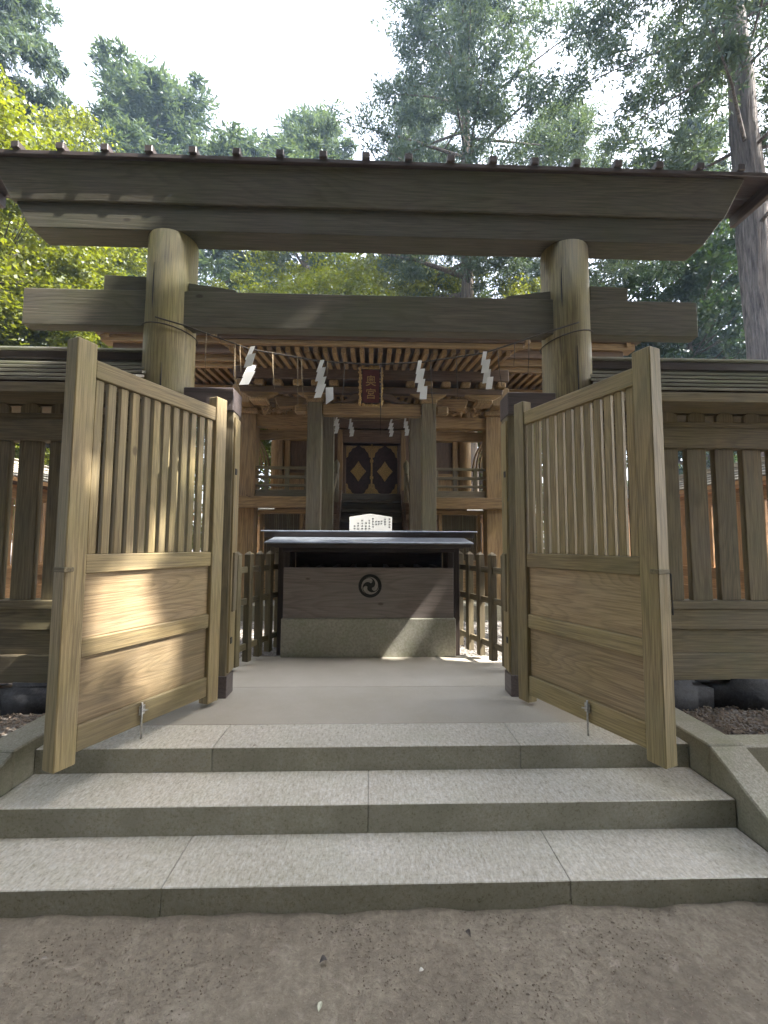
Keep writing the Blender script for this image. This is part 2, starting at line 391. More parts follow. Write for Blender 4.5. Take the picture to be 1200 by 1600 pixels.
# foundation boulders under the roofed fences
def rock_mesh(seed, sx, sy, sz):
    r = random.Random(seed); bm = bmesh.new(); bmesh.ops.create_cube(bm, size=1)
    bmesh.ops.bevel(bm, geom=list(bm.edges), offset=.2, segments=3, affect='EDGES')
    for v in bm.verts:
        v.co = Vector((v.co.x*sx, v.co.y*sy, v.co.z*sz))+Vector([r.uniform(-.012, .012) for _ in range(3)])
    me = bpy.data.meshes.new('rock'); bm.to_mesh(me); bm.free()
    me.polygons.foreach_set('use_smooth', [True]*len(me.polygons)); return me

# ------------------------------------------------------------------ torii
to = empty('torii_gate', (0, 3.6, .39), label='large weathered wooden torii spanning the top of the stone steps', cat='torii')
for x in (-1.735, 1.705):
    V, F = [], []
    n = 28; H = [.38, .9, 1.6, 2.3, 3.0, 3.6, 4.188]; RA = [.218, .214, .210, .206, .203, .200, .198]
    pts = [(x, 3.62, z) for z in H]
    V, F = tube_data(pts, RA, n)
    mesh_py('pillar', V, F, wood('pillar', 'z'), to, True)
for (x, y0, z0, z1) in ((1.705, .02, 2.62, 3.25), (1.60, .0, 3.6, 3.95), (-1.70, .0, 2.7, 3.05), (-1.80, .0, 3.5, 3.9)):
    cxp = 1.705 if x > 0 else -1.735; rr_ = .2055 if z1 < 3.4 else .2015
    yy = 3.62-math.sqrt(max(0, rr_**2-(x-cxp)**2))
    V = [(x-.001, yy-.002, z0), (x+.005, yy-.002, z0+.1), (x+.004, yy-.001, z1-.1), (x, yy-.001, z1), (x-.004, yy-.001, z1-.15), (x-.005, yy-.002, z0+.15)]
    W_ = [(a, b+.012, c) for a, b, c in V]
    mesh_py('drying_crack', V+W_, [tuple(range(6)), tuple(range(11, 5, -1))]+[(i, i+6, (i+1) % 6+6, (i+1) % 6) for i in range(6)], INK, to)
NF, NB = 3.50, 3.615
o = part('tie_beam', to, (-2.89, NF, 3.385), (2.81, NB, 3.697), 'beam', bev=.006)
for a, b in ((-2.25, -1.90), (-1.55, -1.15), (1.15, 1.53), (1.88, 2.21)):
    z1 = 3.83 if (a < -2 or b > 2) else 3.765
    z2 = 3.80 if (a < -2 or b > 2) else 3.715
    outer, inner = (a, b) if a < 0 else (b, a)
    if abs(a) > 1.8 or abs(b) > 2: prism('wedge', [(a, 3.699), (b, 3.699), (b, z1-.008), (a, z1)], NF+.012, NB-.012, wood('beam', 'x'), to, bev=.004)
    else:
        if a < 0: prism('wedge', [(a, 3.699), (b, 3.699), (b, 3.712), (b-.02, 3.725), (a, 3.775)], NF+.012, NB-.012, wood('beam', 'x'), to, bev=.003)
        else: prism('wedge', [(a, 3.699), (b, 3.699), (b, 3.775), (a+.02, 3.725), (a, 3.712)], NF+.012, NB-.012, wood('beam', 'x'), to, bev=.003)
# lower lintel and upper lintel with diagonally cut ends
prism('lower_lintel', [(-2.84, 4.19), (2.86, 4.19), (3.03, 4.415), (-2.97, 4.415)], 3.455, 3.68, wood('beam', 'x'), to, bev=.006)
KF, KB = 3.425, 3.80
sec = [(KF+.012, 4.418), (KF-.02, 4.76), (KF+.10, 4.79), (KB-.05, 4.79), (KB, 4.76), (KB-.03, 4.418)]
n = len(sec); V = []
for sx in (-1, 1):
    for (y, z) in sec:
        V.append((sx*(2.99+(z-4.418)*.5)+(.0 if sx < 0 else .05), y, z))
F = [tuple(range(n)), tuple(range(2*n-1, n-1, -1))]+[(i, i+n, (i+1) % n+n, (i+1) % n) for i in range(n)]
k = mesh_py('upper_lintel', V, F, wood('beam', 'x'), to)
bm = bmesh.new(); bm.from_mesh(k.data); bmesh.ops.recalc_face_normals(bm, faces=bm.faces); bmesh.ops.bevel(bm, geom=list(bm.edges), offset=.006, segments=1, affect='EDGES'); bm.to_mesh(k.data); bm.free()
part('roof_board', to, (-3.45, KF-.045, 4.765), (3.52, KF+.20, 4.803), 'copper', bev=.004)
part('roof_board', to, (-3.45, KB-.17, 4.765), (3.52, KB+.06, 4.803), 'copper', bev=.004)
for x0 in (-3.43, 3.44):
    prism('end_board', [(KF-.03, 4.65), (KF-.03, 4.763), (KB+.04, 4.763), (KB+.04, 4.65)], x0, x0+.05, wood('copper', 'y'), to, axis='x', bev=.004)
i = 0; x = -2.93-.358
while x < 3.45:
    part('roof_batten', to, (x-.033, KF-.062, 4.805), (x+.033, KF+.42, 4.865), 'copper', bev=.006)
    x += .358

# straw rope with hanging strands
rp = empty('straw_rope', (0, 3.37, 3.4), label='thin dark rope sagging between the two torii pillars with loose straw strands', cat='rope')
key = [(-1.74, 3.398), (-1.50, 3.33), (-.985, 3.145), (-.41, 3.055), (0, 3.035), (.40, 3.062), (.915, 3.150), (1.45, 3.34), (1.70, 3.425)]
pts = []
for a, b in zip(key[:-1], key[1:]):
    for j in range(5):
        t = j/5; pts.append((a[0]+(b[0]-a[0])*t, 3.37, a[1]+(b[1]-a[1])*t))
pts.append((key[-1][0], 3.37, key[-1][1]))
tube('cord', pts, .006, WIRE, rp, 6)
for x in (-1.735, 1.705):
    ring = [(x+.215*math.cos(a), 3.62+.215*math.sin(a), 3.37+(.03 if x < 0 else .05)*math.cos(a*1 if x > 0 else a+3.14)) for a in [2*math.pi*j/24 for j in range(25)]]
    tube('cord', ring, .005, WIRE, rp, 6)
def rope_z(x):
    for a, b in zip(key[:-1], key[1:]):
        if a[0] <= x <= b[0]: return a[1]+(b[1]-a[1])*(x-a[0])/(b[0]-a[0])
rnd = random.Random(5)
for x, L in ((-1.33, .40), (-1.10, .36), (-1.06, .22), (-.80, .30), (-.60, .42), (-.57, .33), (-.22, .36), (.07, .58), (.38, .02), (.47, .52), (.68, .36), (1.02, .32), (1.28, .34), (-.36, .12), (1.16, .20)):
    z = rope_z(x)
    if L < .05: continue
    dx = rnd.uniform(-.03, .03)
    tube('straw_strand', [(x, 3.368, z+.008), (x+dx*.3, 3.36, z-L*.5), (x+dx, 3.35, z-L)], [.003, .004, .002], STRAW if x < -.3 else WIRE, rp, 5)
def shide(x, y, ztop, H, wdt, lean, seed, label, group=None, tail=False, n=4):
    """folded zigzag paper strip"""
    r = random.Random(seed); V, F = [], []
    def quad(pts4, off=.0009):
        b = len(V)
        for p in pts4: V.append(p)
        for p in pts4: V.append((p[0], p[1]+off, p[2]))
        F.extend([(b, b+1, b+2, b+3), (b+7, b+6, b+5, b+4)]+[(b+i, b+4+i, b+4+(i+1) % 4, b+(i+1) % 4) for i in range(4)])
    seg = H/(n-.2)*.98; cx = x; z = ztop
    for k in range(n):
        wk = wdt*(.55 if k == 0 else 1.0)*r.uniform(.9, 1.1); hk = seg*r.uniform(1.05, 1.3)
        tw = r.uniform(-.25, .25); ln = lean*hk+r.uniform(-.01, .01)*H/.38
        c, s_ = math.cos(tw), math.sin(tw)
        x0 = cx-wk/2; P = []
        for (a, bz) in ((0, 0), (wk, wk*.12), (wk+ln, -hk), (ln, -hk-wk*.1)):
            P.append((x0+a*c, y+a*s_+.008*k*(-1)**k-.2*abs(bz)*tw, z+bz))
        quad(P)
        z -= seg*.82; cx += wdt*.34+lean*seg*.7
    if tail:
        quad([(cx+.02, y-.01, z+.05), (cx+.08, y-.012, z+.055), (cx+.085, y-.03, z-.05), (cx+.025, y-.02, z-.09)])
    o = mesh_py('paper_streamer', V, F, PAPER); tag(o, label, 'paper streamer', group)
    return o
GS = 'white zigzag paper streamers on the rope under the torii'
shide(-.955, 3.355, 3.16, .34, .070, -.42, 3, 'bright sunlit zigzag paper streamer on the torii rope, nearest the left pillar', GS)
shide(-.40, 3.355, 3.06, .33, .060, -.30, 11, 'zigzag paper streamer with a split double tail, second from the left on the torii rope', GS, True)
shide(.385, 3.355, 3.07, .35, .058, -.16, 17, 'zigzag paper streamer hanging just right of the plaque, third on the torii rope', GS)
shide(.915, 3.355, 3.155, .35, .058, -.14, 23, 'zigzag paper streamer on the torii rope nearest the right pillar', GS)

# ------------------------------------------------------------------ hinge posts
for s, side in ((-1, 'left'), (1, 'right')):
    xi = -1.118 if s < 0 else 1.118; xo = xi+s*.135
    t = empty('hinge_post', (xi+s*.07, 3.53, .39), label='square wooden hinge post with dark metal cap and shoe holding the %s gate door' % side, cat='post')
    lo, hi = min(xi, xo), max(xi, xo)
    part('post', t, (lo+.006, 3.466, .40), (hi-.006, 3.614, 2.70), 'fence', bev=.005)
    a, b = (xi-.012, xi+.01) if s < 0 else (xi-.01, xi+.012)
    part('side_board', t, (a, 3.475, .58), (b, 3.605, 2.62), 'door', bev=.003)
    part('metal_shoe', t, (lo-.002, 3.456, .392), (hi+.002, 3.624, .56), 'copper', bev=.004)
    part('latch_block', t, (xi-.045 if s < 0 else xi-.025, 3.50, 1.05), (xi+.025 if s < 0 else xi+.045, 3.58, 1.52), 'fence', bev=.005)
    part('cap_beam', t, (min(xi-.0*s, s*1.52), 3.43, 2.66), (max(xi, s*1.52), 3.65, 2.85), 'copper', bev=.006)
    for z in (2.15, .80):
        part('hinge_strap', t, (xi-s*.005-.012, 3.49, z), (xi-s*.005+.012, 3.525, z+.05), IRON, bev=.003)

# ------------------------------------------------------------------ gate doors
def gate_door(s, a, H, label):
    ang = math.atan2(-math.sin(R(a)), s*math.cos(R(a)))
    t = empty('gate_door', (H[0], H[1], .42), ang, label=label, cat='gate door')
    # local frame: x along the door from the hinge, visible face at y = 0, thickness towards -f
    def P(nm, x0, x1, z0, z1, d0, d1, mat, parent=t, axis=None, bev=.005):
        y0, y1 = sorted((F_*d0, F_*d1))
        return part(nm, parent, (x0, y0, z0-.42), (x1, y1, z1-.42), mat, local=True, axis=axis, bev=bev)
    # visible face: left door faces +x; local +y = rot(ang)+90
    ny = Vector((-math.sin(ang), math.cos(ang)))
    F_ = -1 if ny.dot(Vector((-s, -.4))) > 0 else 1     # depth goes away from the visible face
    P('stile', 0, .108, .42, 2.715, 0, .085, 'door')
    P('stile', 1.028, 1.138, .425, 2.715, -.004, .09, 'door')
    P('rail', .110, 1.026, 2.525, 2.63, .006, .065, 'door')
    P('rail', .110, 1.026, 1.425, 1.53, .006, .065, 'door')
    P('rail', .110, 1.026, .972, 1.071, .008, .065, 'door')
    P('rail', .110, 1.026, .48, .617, .006, .065, 'door')
    P('panel_board', .110, 1.026, 1.072, 1.424, .03, .05, 'panel', axis='x', bev=.002)
    P('panel_board', .110, 1.026, .618, .971, .03, .05, 'panel', axis='x', bev=.002)
    n = 12; pitch = (1.026-.110)/n
    for i in range(n):
        x = .110+pitch*(i+.5)
        P('slat', x-.024, x+.024, 1.531, 2.524, .022, .05, 'door', bev=.003)
    # drop bolt
    y = -F_*.012
    br = part('bolt_plate', t, (.625, min(-F_*.001, -F_*.008), .545-.42), (.665, max(-F_*.001, -F_*.008), .60-.42), STEEL, local=True, bev=.002)
    V, Fc = tube_data([(.652, y, .405-.42+.0), (.652, y, .62-.42)], .0065, 10)
    o = mesh_py('drop_bolt', V, Fc, STEEL, t, True, local=True)
    V, Fc = tube_data([(.652, y, .57-.42), (.615, y*1.5, .565-.42)], .005, 8)
    mesh_py('bolt_handle', V, Fc, STEEL, t, True, local=True)
    # latch strap on the free edge
    part('latch_strap', t, (1.10, -.02 if F_ > 0 else -.07, 1.44-.42), (1.152, .07 if F_ > 0 else .02, 1.465-.42), 'fence', local=True, bev=.003)
    if s > 0:
        V, Fc = tube_data([(1.142, F_*.05, 1.45-.42), (1.152, F_*.075, 1.44-.42), (1.152, F_*.08, 1.22-.42)], .004, 6)
        mesh_py('latch_cord', V, Fc, IRON, t, True, local=True)
    return t
gate_door(-1, 65.95, (-1.139, 3.35), 'left leaf of the open wooden gate, slatted above and panelled below, with patches of sun')
gate_door(1, 68.39, (1.136, 3.35), 'right leaf of the open wooden gate, slatted above and panelled below, evenly shaded')

# ------------------------------------------------------------------ roofed fences
def roofed_fence(name, p0, p1, label, boards=True, zb=.50, slat_pitch=.247, kind='fence', roofk='shingle', rocks=True, front=1, far=False, roofkind=None):
    """p0->p1 in plan; local x along the fence, local y to the far side"""
    d = Vector((p1[0]-p0[0], p1[1]-p0[1])); L = d.length; ang = math.atan2(d.y, d.x)
    t = empty(name, (p0[0], p0[1], 0), ang, label=label, cat='fence')
    def P(nm, x0, x1, y0, y1, z0, z1, mat, rot=(0, 0, 0), bev=.005, parent=t, axis=None):
        return part(nm, parent, (x0, y0, z0), (x1, y1, z1), mat, rot=rot, local=True, bev=bev, axis=axis)
    P('top_beam', 0, L, -.07, .07, 2.43, 2.605, kind)
    P('plate', 0, L, -.05, .05, 2.607, 2.66, kind)
    P('sill_rail', 0, L, -.085, .085, 1.065, 1.13, kind)
    P('rail', 0, L, -.065, .065, .895, 1.063, kind)
    P('wall_board', 0, L, -.03, .03, .70, .893, kind)
    P('ground_sill', 0, L, -.08, .08, zb-.01, .70, 'mossy' if not far else kind)
    x = .12; k = 0
    while x < L-.05:
        P('slat', x-.086, x+.086, -.028, .028, 1.132, 2.428, kind, bev=.004); x += slat_pitch
        k += 1
    n = max(1, int(L/2.2))
    if not far:
        for i in range(n+1):
            P('post', L*i/n-.07 if i else .0, L*i/n+.07 if i else .14, .035, .16, zb, 2.60, kind)
    x = .12
    while x < L-.05 and not far:      # pointed tips of the slats above the beam
        prism('slat_tip', [(x-.078, 2.66), (x+.078, 2.66), (x+.078, 2.71), (x, 2.775), (x-.078, 2.71)], -.05, -.022, wood(kind, 'z'), t, local=True, bev=.003)
        x += slat_pitch
    # roof: overlapping boards, ridge
    ov = .40; nb = 5
    z_e, z_r = 2.80, 3.12
    for sy in (-1, 1):
        sl = math.atan2(z_r-z_e, ov); 
        for i in range(nb):
            tt = (i+.5)/nb
            yc = sy*(ov*(1-tt)-.02); zc = z_e+(z_r-z_e)*tt+.012
            part('roof_board', t, (-.12, yc-.065, zc-.0105), (L+.12, yc+.065, zc+.0105), roofk, rot=(-sy*(sl-.30), 0, 0), local=True, bev=.002)
        part('under_roof', t, (-.10, sy*ov*.47-.24, (z_e+z_r)/2-.045), (L+.10, sy*ov*.47+.24, (z_e+z_r)/2-.033), 'shrine_dark', rot=(-sy*sl, 0, 0), local=True, bev=.002)
        P('eave_board', -.12, L+.12, sy*ov-.012, sy*ov+.012, 2.715, 2.79, kind, bev=.003)
        if not far: P('soffit_board', -.1, L+.1, min(sy*.03, sy*.38), max(sy*.03, sy*.38), 2.742, 2.760, kind, bev=.002)
    P('ridge_beam', -.14, L+.14, -.07, .07, 3.115, 3.185, roofk if far else 'copper', bev=.006)
    P('ridge_cap', -.15, L+.15, -.10, .10, 3.187, 3.205, roofk, bev=.004)
    if rocks:
        x = 0; r = random.Random(int(p0[0]*10))
        while x < L:
            w_ = r.uniform(.62, .95); me = rock_mesh(r.random(), w_, .34, .27)
            link('foundation_stone', me, ROCK, t, (x+w_/2, 0, zb-.145)); x += w_+.01
    return t
roofed_fence('roofed_fence', (1.95, 3.62), (6.9, 3.62), 'shaded slatted wooden fence with a small shingled roof, right of the gate')
roofed_fence('roofed_fence', (-6.9, 3.62), (-1.95, 3.62), 'slatted wooden fence with a small shingled roof, left of the gate')
roofed_fence('roofed_fence', (7.2, 4.6), (7.2, 17.0), 'sunlit roofed wooden fence seen through the slats on the right side of the court', kind='far', roofk='farroof_lit', rocks=False, far=True, zb=.34)
roofed_fence('roofed_fence', (-7.0, 17.0), (-7.0, 4.6), 'sunlit roofed wooden fence seen through the slats on the left side of the court', kind='far', roofk='farroof_lit', rocks=False, far=True, zb=.34)
roofed_fence('roofed_fence', (-6.4, 17.4), (6.6, 17.4), 'rear roofed wooden fence beyond the shrine hall', kind='far', roofk='farroof_lit', rocks=False, far=True, zb=.34)

# ------------------------------------------------------------------ picket fences beside the box
def picket_fence(P0, P1, n, label):
    d = Vector((P1[0]-P0[0], P1[1]-P0[1])); L = d.length; ang = math.atan2(d.y, d.x)
    t = empty('picket_fence', (P0[0], P0[1], .43), ang, label=label, cat='picket fence')
    for i in range(n):
        x = .06+i*(L-.12)/(n-1)
        o = part('picket', t, (x-.033, -.033, .0), (x+.033, .033, 1.05), 'fence', local=True, bev=.004)
        V = [(x-.036, -.036, 1.051), (x+.036, -.036, 1.051), (x+.036, .036, 1.051), (x-.036, .036, 1.051), (x, 0, 1.085)]
        mesh_py('picket_cap', V, [(3, 2, 1, 0), (0, 1, 4), (1, 2, 4), (2, 3, 4), (3, 0, 4)], wood('fence', 'z'), t, local=True)
        for z in (.87, .56, .12):
            if i < n-1: part('rail', t, (x+.035, -.014, z), (x+(L-.12)/(n-1)-.035, .014, z+.06), 'fence', local=True, bev=.003)
    return t
picket_fence((-1.30, 4.13), (-1.03, 5.02), 5, 'low wooden picket fence between the left hinge post and the offering box')
picket_fence((1.32, 4.10), (1.02, 5.10), 5, 'low wooden picket fence between the right hinge post and the offering box')

# ------------------------------------------------------------------ offering box
ob = empty('offering_box', (-.015, 5.05, .39), label='wide roofed wooden offering box with a round three-comma crest on a concrete base', cat='offering box')
part('base_block', ob, (-.950, 4.655, .388), (.915, 5.45, .797), BOXBASE, bev=.008)
part('front_board', ob, (-.935, 4.672, .799), (.895, 4.71, 1.335), 'box', bev=.003)
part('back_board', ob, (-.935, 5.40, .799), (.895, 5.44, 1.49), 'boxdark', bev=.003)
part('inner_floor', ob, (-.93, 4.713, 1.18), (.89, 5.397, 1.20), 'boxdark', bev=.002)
for a, b in ((-1.01, -.953), (.918, .975)):
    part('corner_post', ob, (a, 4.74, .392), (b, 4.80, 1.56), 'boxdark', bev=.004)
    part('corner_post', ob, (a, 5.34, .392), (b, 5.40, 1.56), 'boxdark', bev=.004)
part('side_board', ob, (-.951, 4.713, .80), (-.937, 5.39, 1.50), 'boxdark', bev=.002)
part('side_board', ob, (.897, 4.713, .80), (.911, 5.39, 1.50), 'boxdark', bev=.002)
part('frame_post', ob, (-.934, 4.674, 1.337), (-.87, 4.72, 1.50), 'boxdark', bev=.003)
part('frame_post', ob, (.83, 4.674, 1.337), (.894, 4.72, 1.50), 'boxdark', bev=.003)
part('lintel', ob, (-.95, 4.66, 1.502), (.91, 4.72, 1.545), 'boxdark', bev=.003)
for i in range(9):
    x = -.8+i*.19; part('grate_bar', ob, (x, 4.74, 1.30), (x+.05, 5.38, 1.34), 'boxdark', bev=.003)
cx = -.015
rf = prism('roof', [(4.40, 1.592), (4.40, 1.608), (4.95, 1.676), (5.50, 1.608), (5.50, 1.592), (4.95, 1.655)], cx-1.07, cx+1.07, SKYROOF, ob, axis='x', bev=.003)
part('eave_fascia', ob, (cx-1.05, 4.43, 1.558), (cx+1.05, 4.46, 1.590), 'copper', bev=.003)
part('eave_beam', ob, (cx-.99, 4.50, 1.548), (cx+.99, 4.56, 1.584), 'copper', bev=.003)
part('ridge_box', ob, (cx-1.19, 4.87, 1.662), (cx+1.19, 5.03, 1.722), 'copper', bev=.004)
part('ridge_cap', ob, (cx-1.22, 4.84, 1.724), (cx+1.22, 5.06, 1.738), SKYROOF, bev=.003)
# crest
ce = mesh_py('crest', *tube_data([(-.008, 4.6705, 1.142), (-.008, 4.655, 1.142)], .124, 40), IRON, ob)
V, F = [], []
nr = 40
for i in range(nr):
    a = 2*math.pi*i/nr
    for (r_, y_) in ((.124, 4.656), (.124, 4.644), (.108, 4.644), (.108, 4.656)):
        V.append((-.008+r_*math.cos(a), y_, 1.142+r_*math.sin(a)))
for i in range(nr):
    j = (i+1) % nr
    for q in range(4): F.append((i*4+q, j*4+q, j*4+(q+1) % 4, i*4+(q+1) % 4))
mesh_py('rim', V, F, IRON, ce)
COMMA = plain('crest_grey', (.36, .33, .30), .6, 0, .2, 40, .2)
for q in range(3):
    th0 = R(78+120*q); V, F = [], []; ns = 26; Rr = .104
    for i in range(ns+1):
        s_ = i/ns
        rr = (.43+.47*min(1, s_*1.15)**.8)*Rr; th = th0+R(-18)+R(178)*s_
        wd = Rr*(.235*math.sqrt(max(0, 1-(1-min(1, s_/.16))**2)) if s_ < .16 else .235*(1-(s_-.16)/.84)**1.25)
        for sg, yy in ((-1, 4.6545), (1, 4.6545), (1, 4.646), (-1, 4.646)):
            r2 = rr+sg*wd
            V.append((-.008+r2*math.cos(th), yy, 1.142+r2*math.sin(th)))
    for i in range(ns):
        for e in range(4): F.append((i*4+e, i*4+(e+1) % 4, (i+1)*4+(e+1) % 4, (i+1)*4+e))
    mesh_py('comma', V, F, COMMA, ce)

# pentagonal white tablet with ink writing, standing behind the ridge of the box
tb = empty('wooden_tablet', (0, 5.10, 1.70), label='white pentagonal tablet with columns of ink writing standing on the offering box roof', cat='tablet')
TY = 5.085
k = TY/4.8
def tz(z): return 1.6+(z-1.6)*k
TABM = plain('pale_planed_wood', (.72, .70, .64), .55, 0, .05, 12, .1)
prism('board', [(-.244*k, 1.70), (.23*k, 1.70), (.23*k, tz(1.891)), (-.015*k, tz(1.926)), (-.244*k, tz(1.889))], TY, TY+.03, TABM, tb, bev=.002)
V, F = [], []
r = random.Random(9)
cols = [(.205, 1.868, 4), (.155, 1.868, 3), (.115, 1.845, 2), (.085, 1.84, 2), (.055, 1.84, 2), (.02, 1.872, 4), (-.02, 1.85, 4), (-.06, 1.82, 3), (-.10, 1.85, 4), (-.145, 1.82, 3), (-.185, 1.79, 3)]
for (x, z, nch) in cols:
    for c_ in range(nch):
        zz = tz(z-c_*.030); hh = .0085
        for q in range(5):
            if r.random() < .5: a, b, c2, d2 = x-.010, x+.010, zz+r.uniform(-hh, hh), .0016
            else: a = x+r.uniform(-.008, .007); b = a+.0028; c2, d2 = zz, hh
            bI = len(V); V += [(a*k, TY-.0012, c2-d2), (b*k, TY-.0012, c2-d2), (b*k, TY-.0012, c2+d2), (a*k, TY-.0012, c2+d2)]
            bJ = len(V); V += [(a*k, TY-.0004, c2-d2), (b*k, TY-.0004, c2-d2), (b*k, TY-.0004, c2+d2), (a*k, TY-.0004, c2+d2)]
            F += [(bI, bI+1, bI+2, bI+3), (bI, bI+1, bJ+1, bJ), (bI+3, bI+2, bJ+2, bJ+3), (bI, bI+3, bJ+3, bJ), (bI+1, bI+2, bJ+2, bJ+1)]
tag(mesh_py('ink_writing', V, F, INK, tb), kind='stuff')

# ------------------------------------------------------------------ shrine hall
sh = empty('shrine_hall', (0, 8.8, .36), label='old wooden shrine hall with layered rafters and gilt double doors behind the offering box', cat='shrine')
part('stone_base', sh, (-2.7, 6.95, .30), (2.7, 11.4, .62), CHEEK, bev=.02)
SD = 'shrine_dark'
for s in (-1, 1):
    def S(nm, x0, x1, y0, y1, z0, z1, mat='shrine', **kw):
        a, b = sorted((s*x0, s*x1)); return part(nm, sh, (a, y0, z0), (b, y1, z1), mat, **kw)
    # front porch pillars
    p = S('porch_pillar', .775, .99, 6.49, 6.70, .62, 3.76, 'mossy')
    S('rear_pillar', .645, .835, 7.16, 7.34, .62, 3.75, 'mossy')
    S('corner_pillar', 1.975, 2.25, 7.26, 7.53, .62, 3.80, 'shrine')
    # capital of the corner pillar: flared bearing block and arms
    pc = S('bearing_block', 1.93, 2.295, 7.21, 7.58, 3.80, 3.90, 'shrine', bev=.02)
    prism('bracket_arm', [(s*2.02, 3.90), (s*2.20, 3.90), (s*2.22, 4.02), (s*2.32, 4.10), (s*2.30, 4.22), (s*1.96, 4.22), (s*2.02, 4.10)], 7.0, 7.7, wood('shrine', 'z'), sh, bev=.015)
    prism('bracket_arm', [(s*1.55, 4.10), (s*1.62, 4.00), (s*1.80, 3.92), (s*2.5, 3.92), (s*2.66, 4.02), (s*2.70, 4.10)], 7.32, 7.46, wood('shrine', 'x'), sh, bev=.012)
    for bx in (1.62, 2.10, 2.60):
        S('small_block', bx-.085, bx+.085, 7.28, 7.50, 4.10, 4.20, 'shrine', bev=.02)
    prism('bracket_arm', [(s*1.05, 4.02), (s*1.10, 3.90), (s*1.30, 3.84), (s*1.55, 3.84), (s*1.60, 3.95), (s*1.60, 4.02)], 7.0, 7.12, wood('shrine', 'x'), sh, bev=.012)
    # beams between corner pillar and porch pillars
    S('tie_beam', .84, 1.974, 7.30, 7.46, 3.59, 3.79, 'shrine')
    S('lower_beam', .84, 1.974, 7.50, 7.60, 3.42, 3.585, 'shrine')
    S('long_beam', .995, 2.36, 7.10, 7.255, 2.18, 2.365, 'shrine')
    S('veranda_edge', .84, 1.97, 7.30, 7.42, 2.37, 2.50, 'mossy')
    S('veranda_floor', .84, 2.5, 7.55, 8.9, 2.42, 2.50, 'mossy')
    for z0, z1, y in ((2.86, 2.905, 7.36), (2.70, 2.75, 7.36), (2.56, 2.60, 7.36)):
        S('railing_bar', .84, 1.972, y-.03, y+.03, z0, z1, 'mossy')
    for x in (1.12, 1.45, 1.80):
        S('railing_post', x-.035, x+.035, 7.34, 7.385, 2.502, 2.86, 'mossy', bev=.003)
    # lattice bay under the veranda
    S('frame_rail', 1.0, 1.97, 7.46, 7.52, 2.10, 2.175, 'shrine')
    S('frame_rail', 1.0, 1.97, 7.46, 7.52, 1.22, 1.30, 'shrine')
    S('frame_stile', 1.86, 1.92, 7.462, 7.518, 1.302, 2.098, 'shrine')
    S('frame_stile', 1.18, 1.24, 7.462, 7.518, 1.302, 2.098, 'shrine')
    S('backing_board', 1.24, 1.86, 7.53, 7.55, 1.302, 2.098, SD, bev=.002)
    x = 1.252
    while x < 1.85:
        S('lattice_bar', x-.008, x+.008, 7.485, 7.51, 1.303, 2.097, 'mossy', bev=0); x += .0325
    S('lower_board', 1.0, 1.97, 7.47, 7.50, .62, 1.218, 'shrine')
    # hall wall: round pillar, panelled window
    V, F = tube_data([(s*1.97, 8.92, 2.50), (s*1.97, 8.92, 4.40)], .125, 18)
    mesh_py('round_pillar', V, F, wood('shrine', 'z'), sh, True)
    S('wall_panel', 1.05, 1.86, 8.93, 8.97, 2.50, 4.40, 'shrine')
    S('window_frame', 1.14, 1.24, 8.86, 8.925, 2.95, 3.82, 'shrine'); S('window_frame', 1.70, 1.80, 8.86, 8.925, 2.95, 3.82, 'shrine')
    S('window_frame', 1.242, 1.698, 8.865, 8.92, 3.72, 3.82, 'shrine'); S('window_frame', 1.242, 1.698, 8.865, 8.92, 2.95, 3.05, 'shrine')
    S('window_board', 1.242, 1.698, 8.90, 8.925, 3.052, 3.718, SD, axis='z')
    S('side_wall', 1.96, 2.02, 9.04, 11.0, 2.5, 4.6, 'shrine', axis='y')
    S('nageshi_beam', 1.05, 2.15, 8.80, 8.858, 3.83, 3.99, 'shrine')
    # curved ribs under the side eaves
    for q in range(5):
        x0 = 2.12+q*.075
        pts = [(s*(x0+.36*(1-t)**1.6*.0+.30*t**2), 8.85-.0*q, 3.10+.75*t+q*.03) for t in [i/6 for i in range(7)]]
        tube('curved_rib', pts, .022, wood('shrine', 'z'), sh, 6)
    # door posts
    S('door_post', .60, .70, 8.70, 8.80, 2.58, 3.93, 'shrine')
    S('door_jamb', .535, .598, 8.84, 8.90, 2.58, 3.63, SD)
    S('inner_wall', .70, 1.05, 8.95, 8.99, 2.5, 4.4, SD)
    # stair rail: newel with onion top and sloping rail
    V, F = tube_data([(s*.645, 7.9, 2.35), (s*.645, 7.9, 2.95), (s*.645, 7.9, 3.02), (s*.645, 7.9, 3.08), (s*.645, 7.9, 3.14)], [.045, .045, .062, .05, .012], 12)
    mesh_py('newel_post', V, F, wood('mossy', 'z'), sh, True)
    tube('stair_rail', [(s*.655, 7.9, 2.88), (s*.665, 7.6, 2.62), (s*.70, 7.42, 2.40), (s*.72, 7.36, 2.10)], .035, wood('mossy', 'z'), sh, 8)
    prism('stair_string', [(6.95, .62), (7.25, .62), (8.5, 2.30), (8.5, 2.62), (8.25, 2.62), (6.95, 1.0)], s*.575, s*.635, wood(SD, 'y'), sh, axis='x', bev=.004)
    # carved blocks over the corner bay
    r = random.Random(31+s)
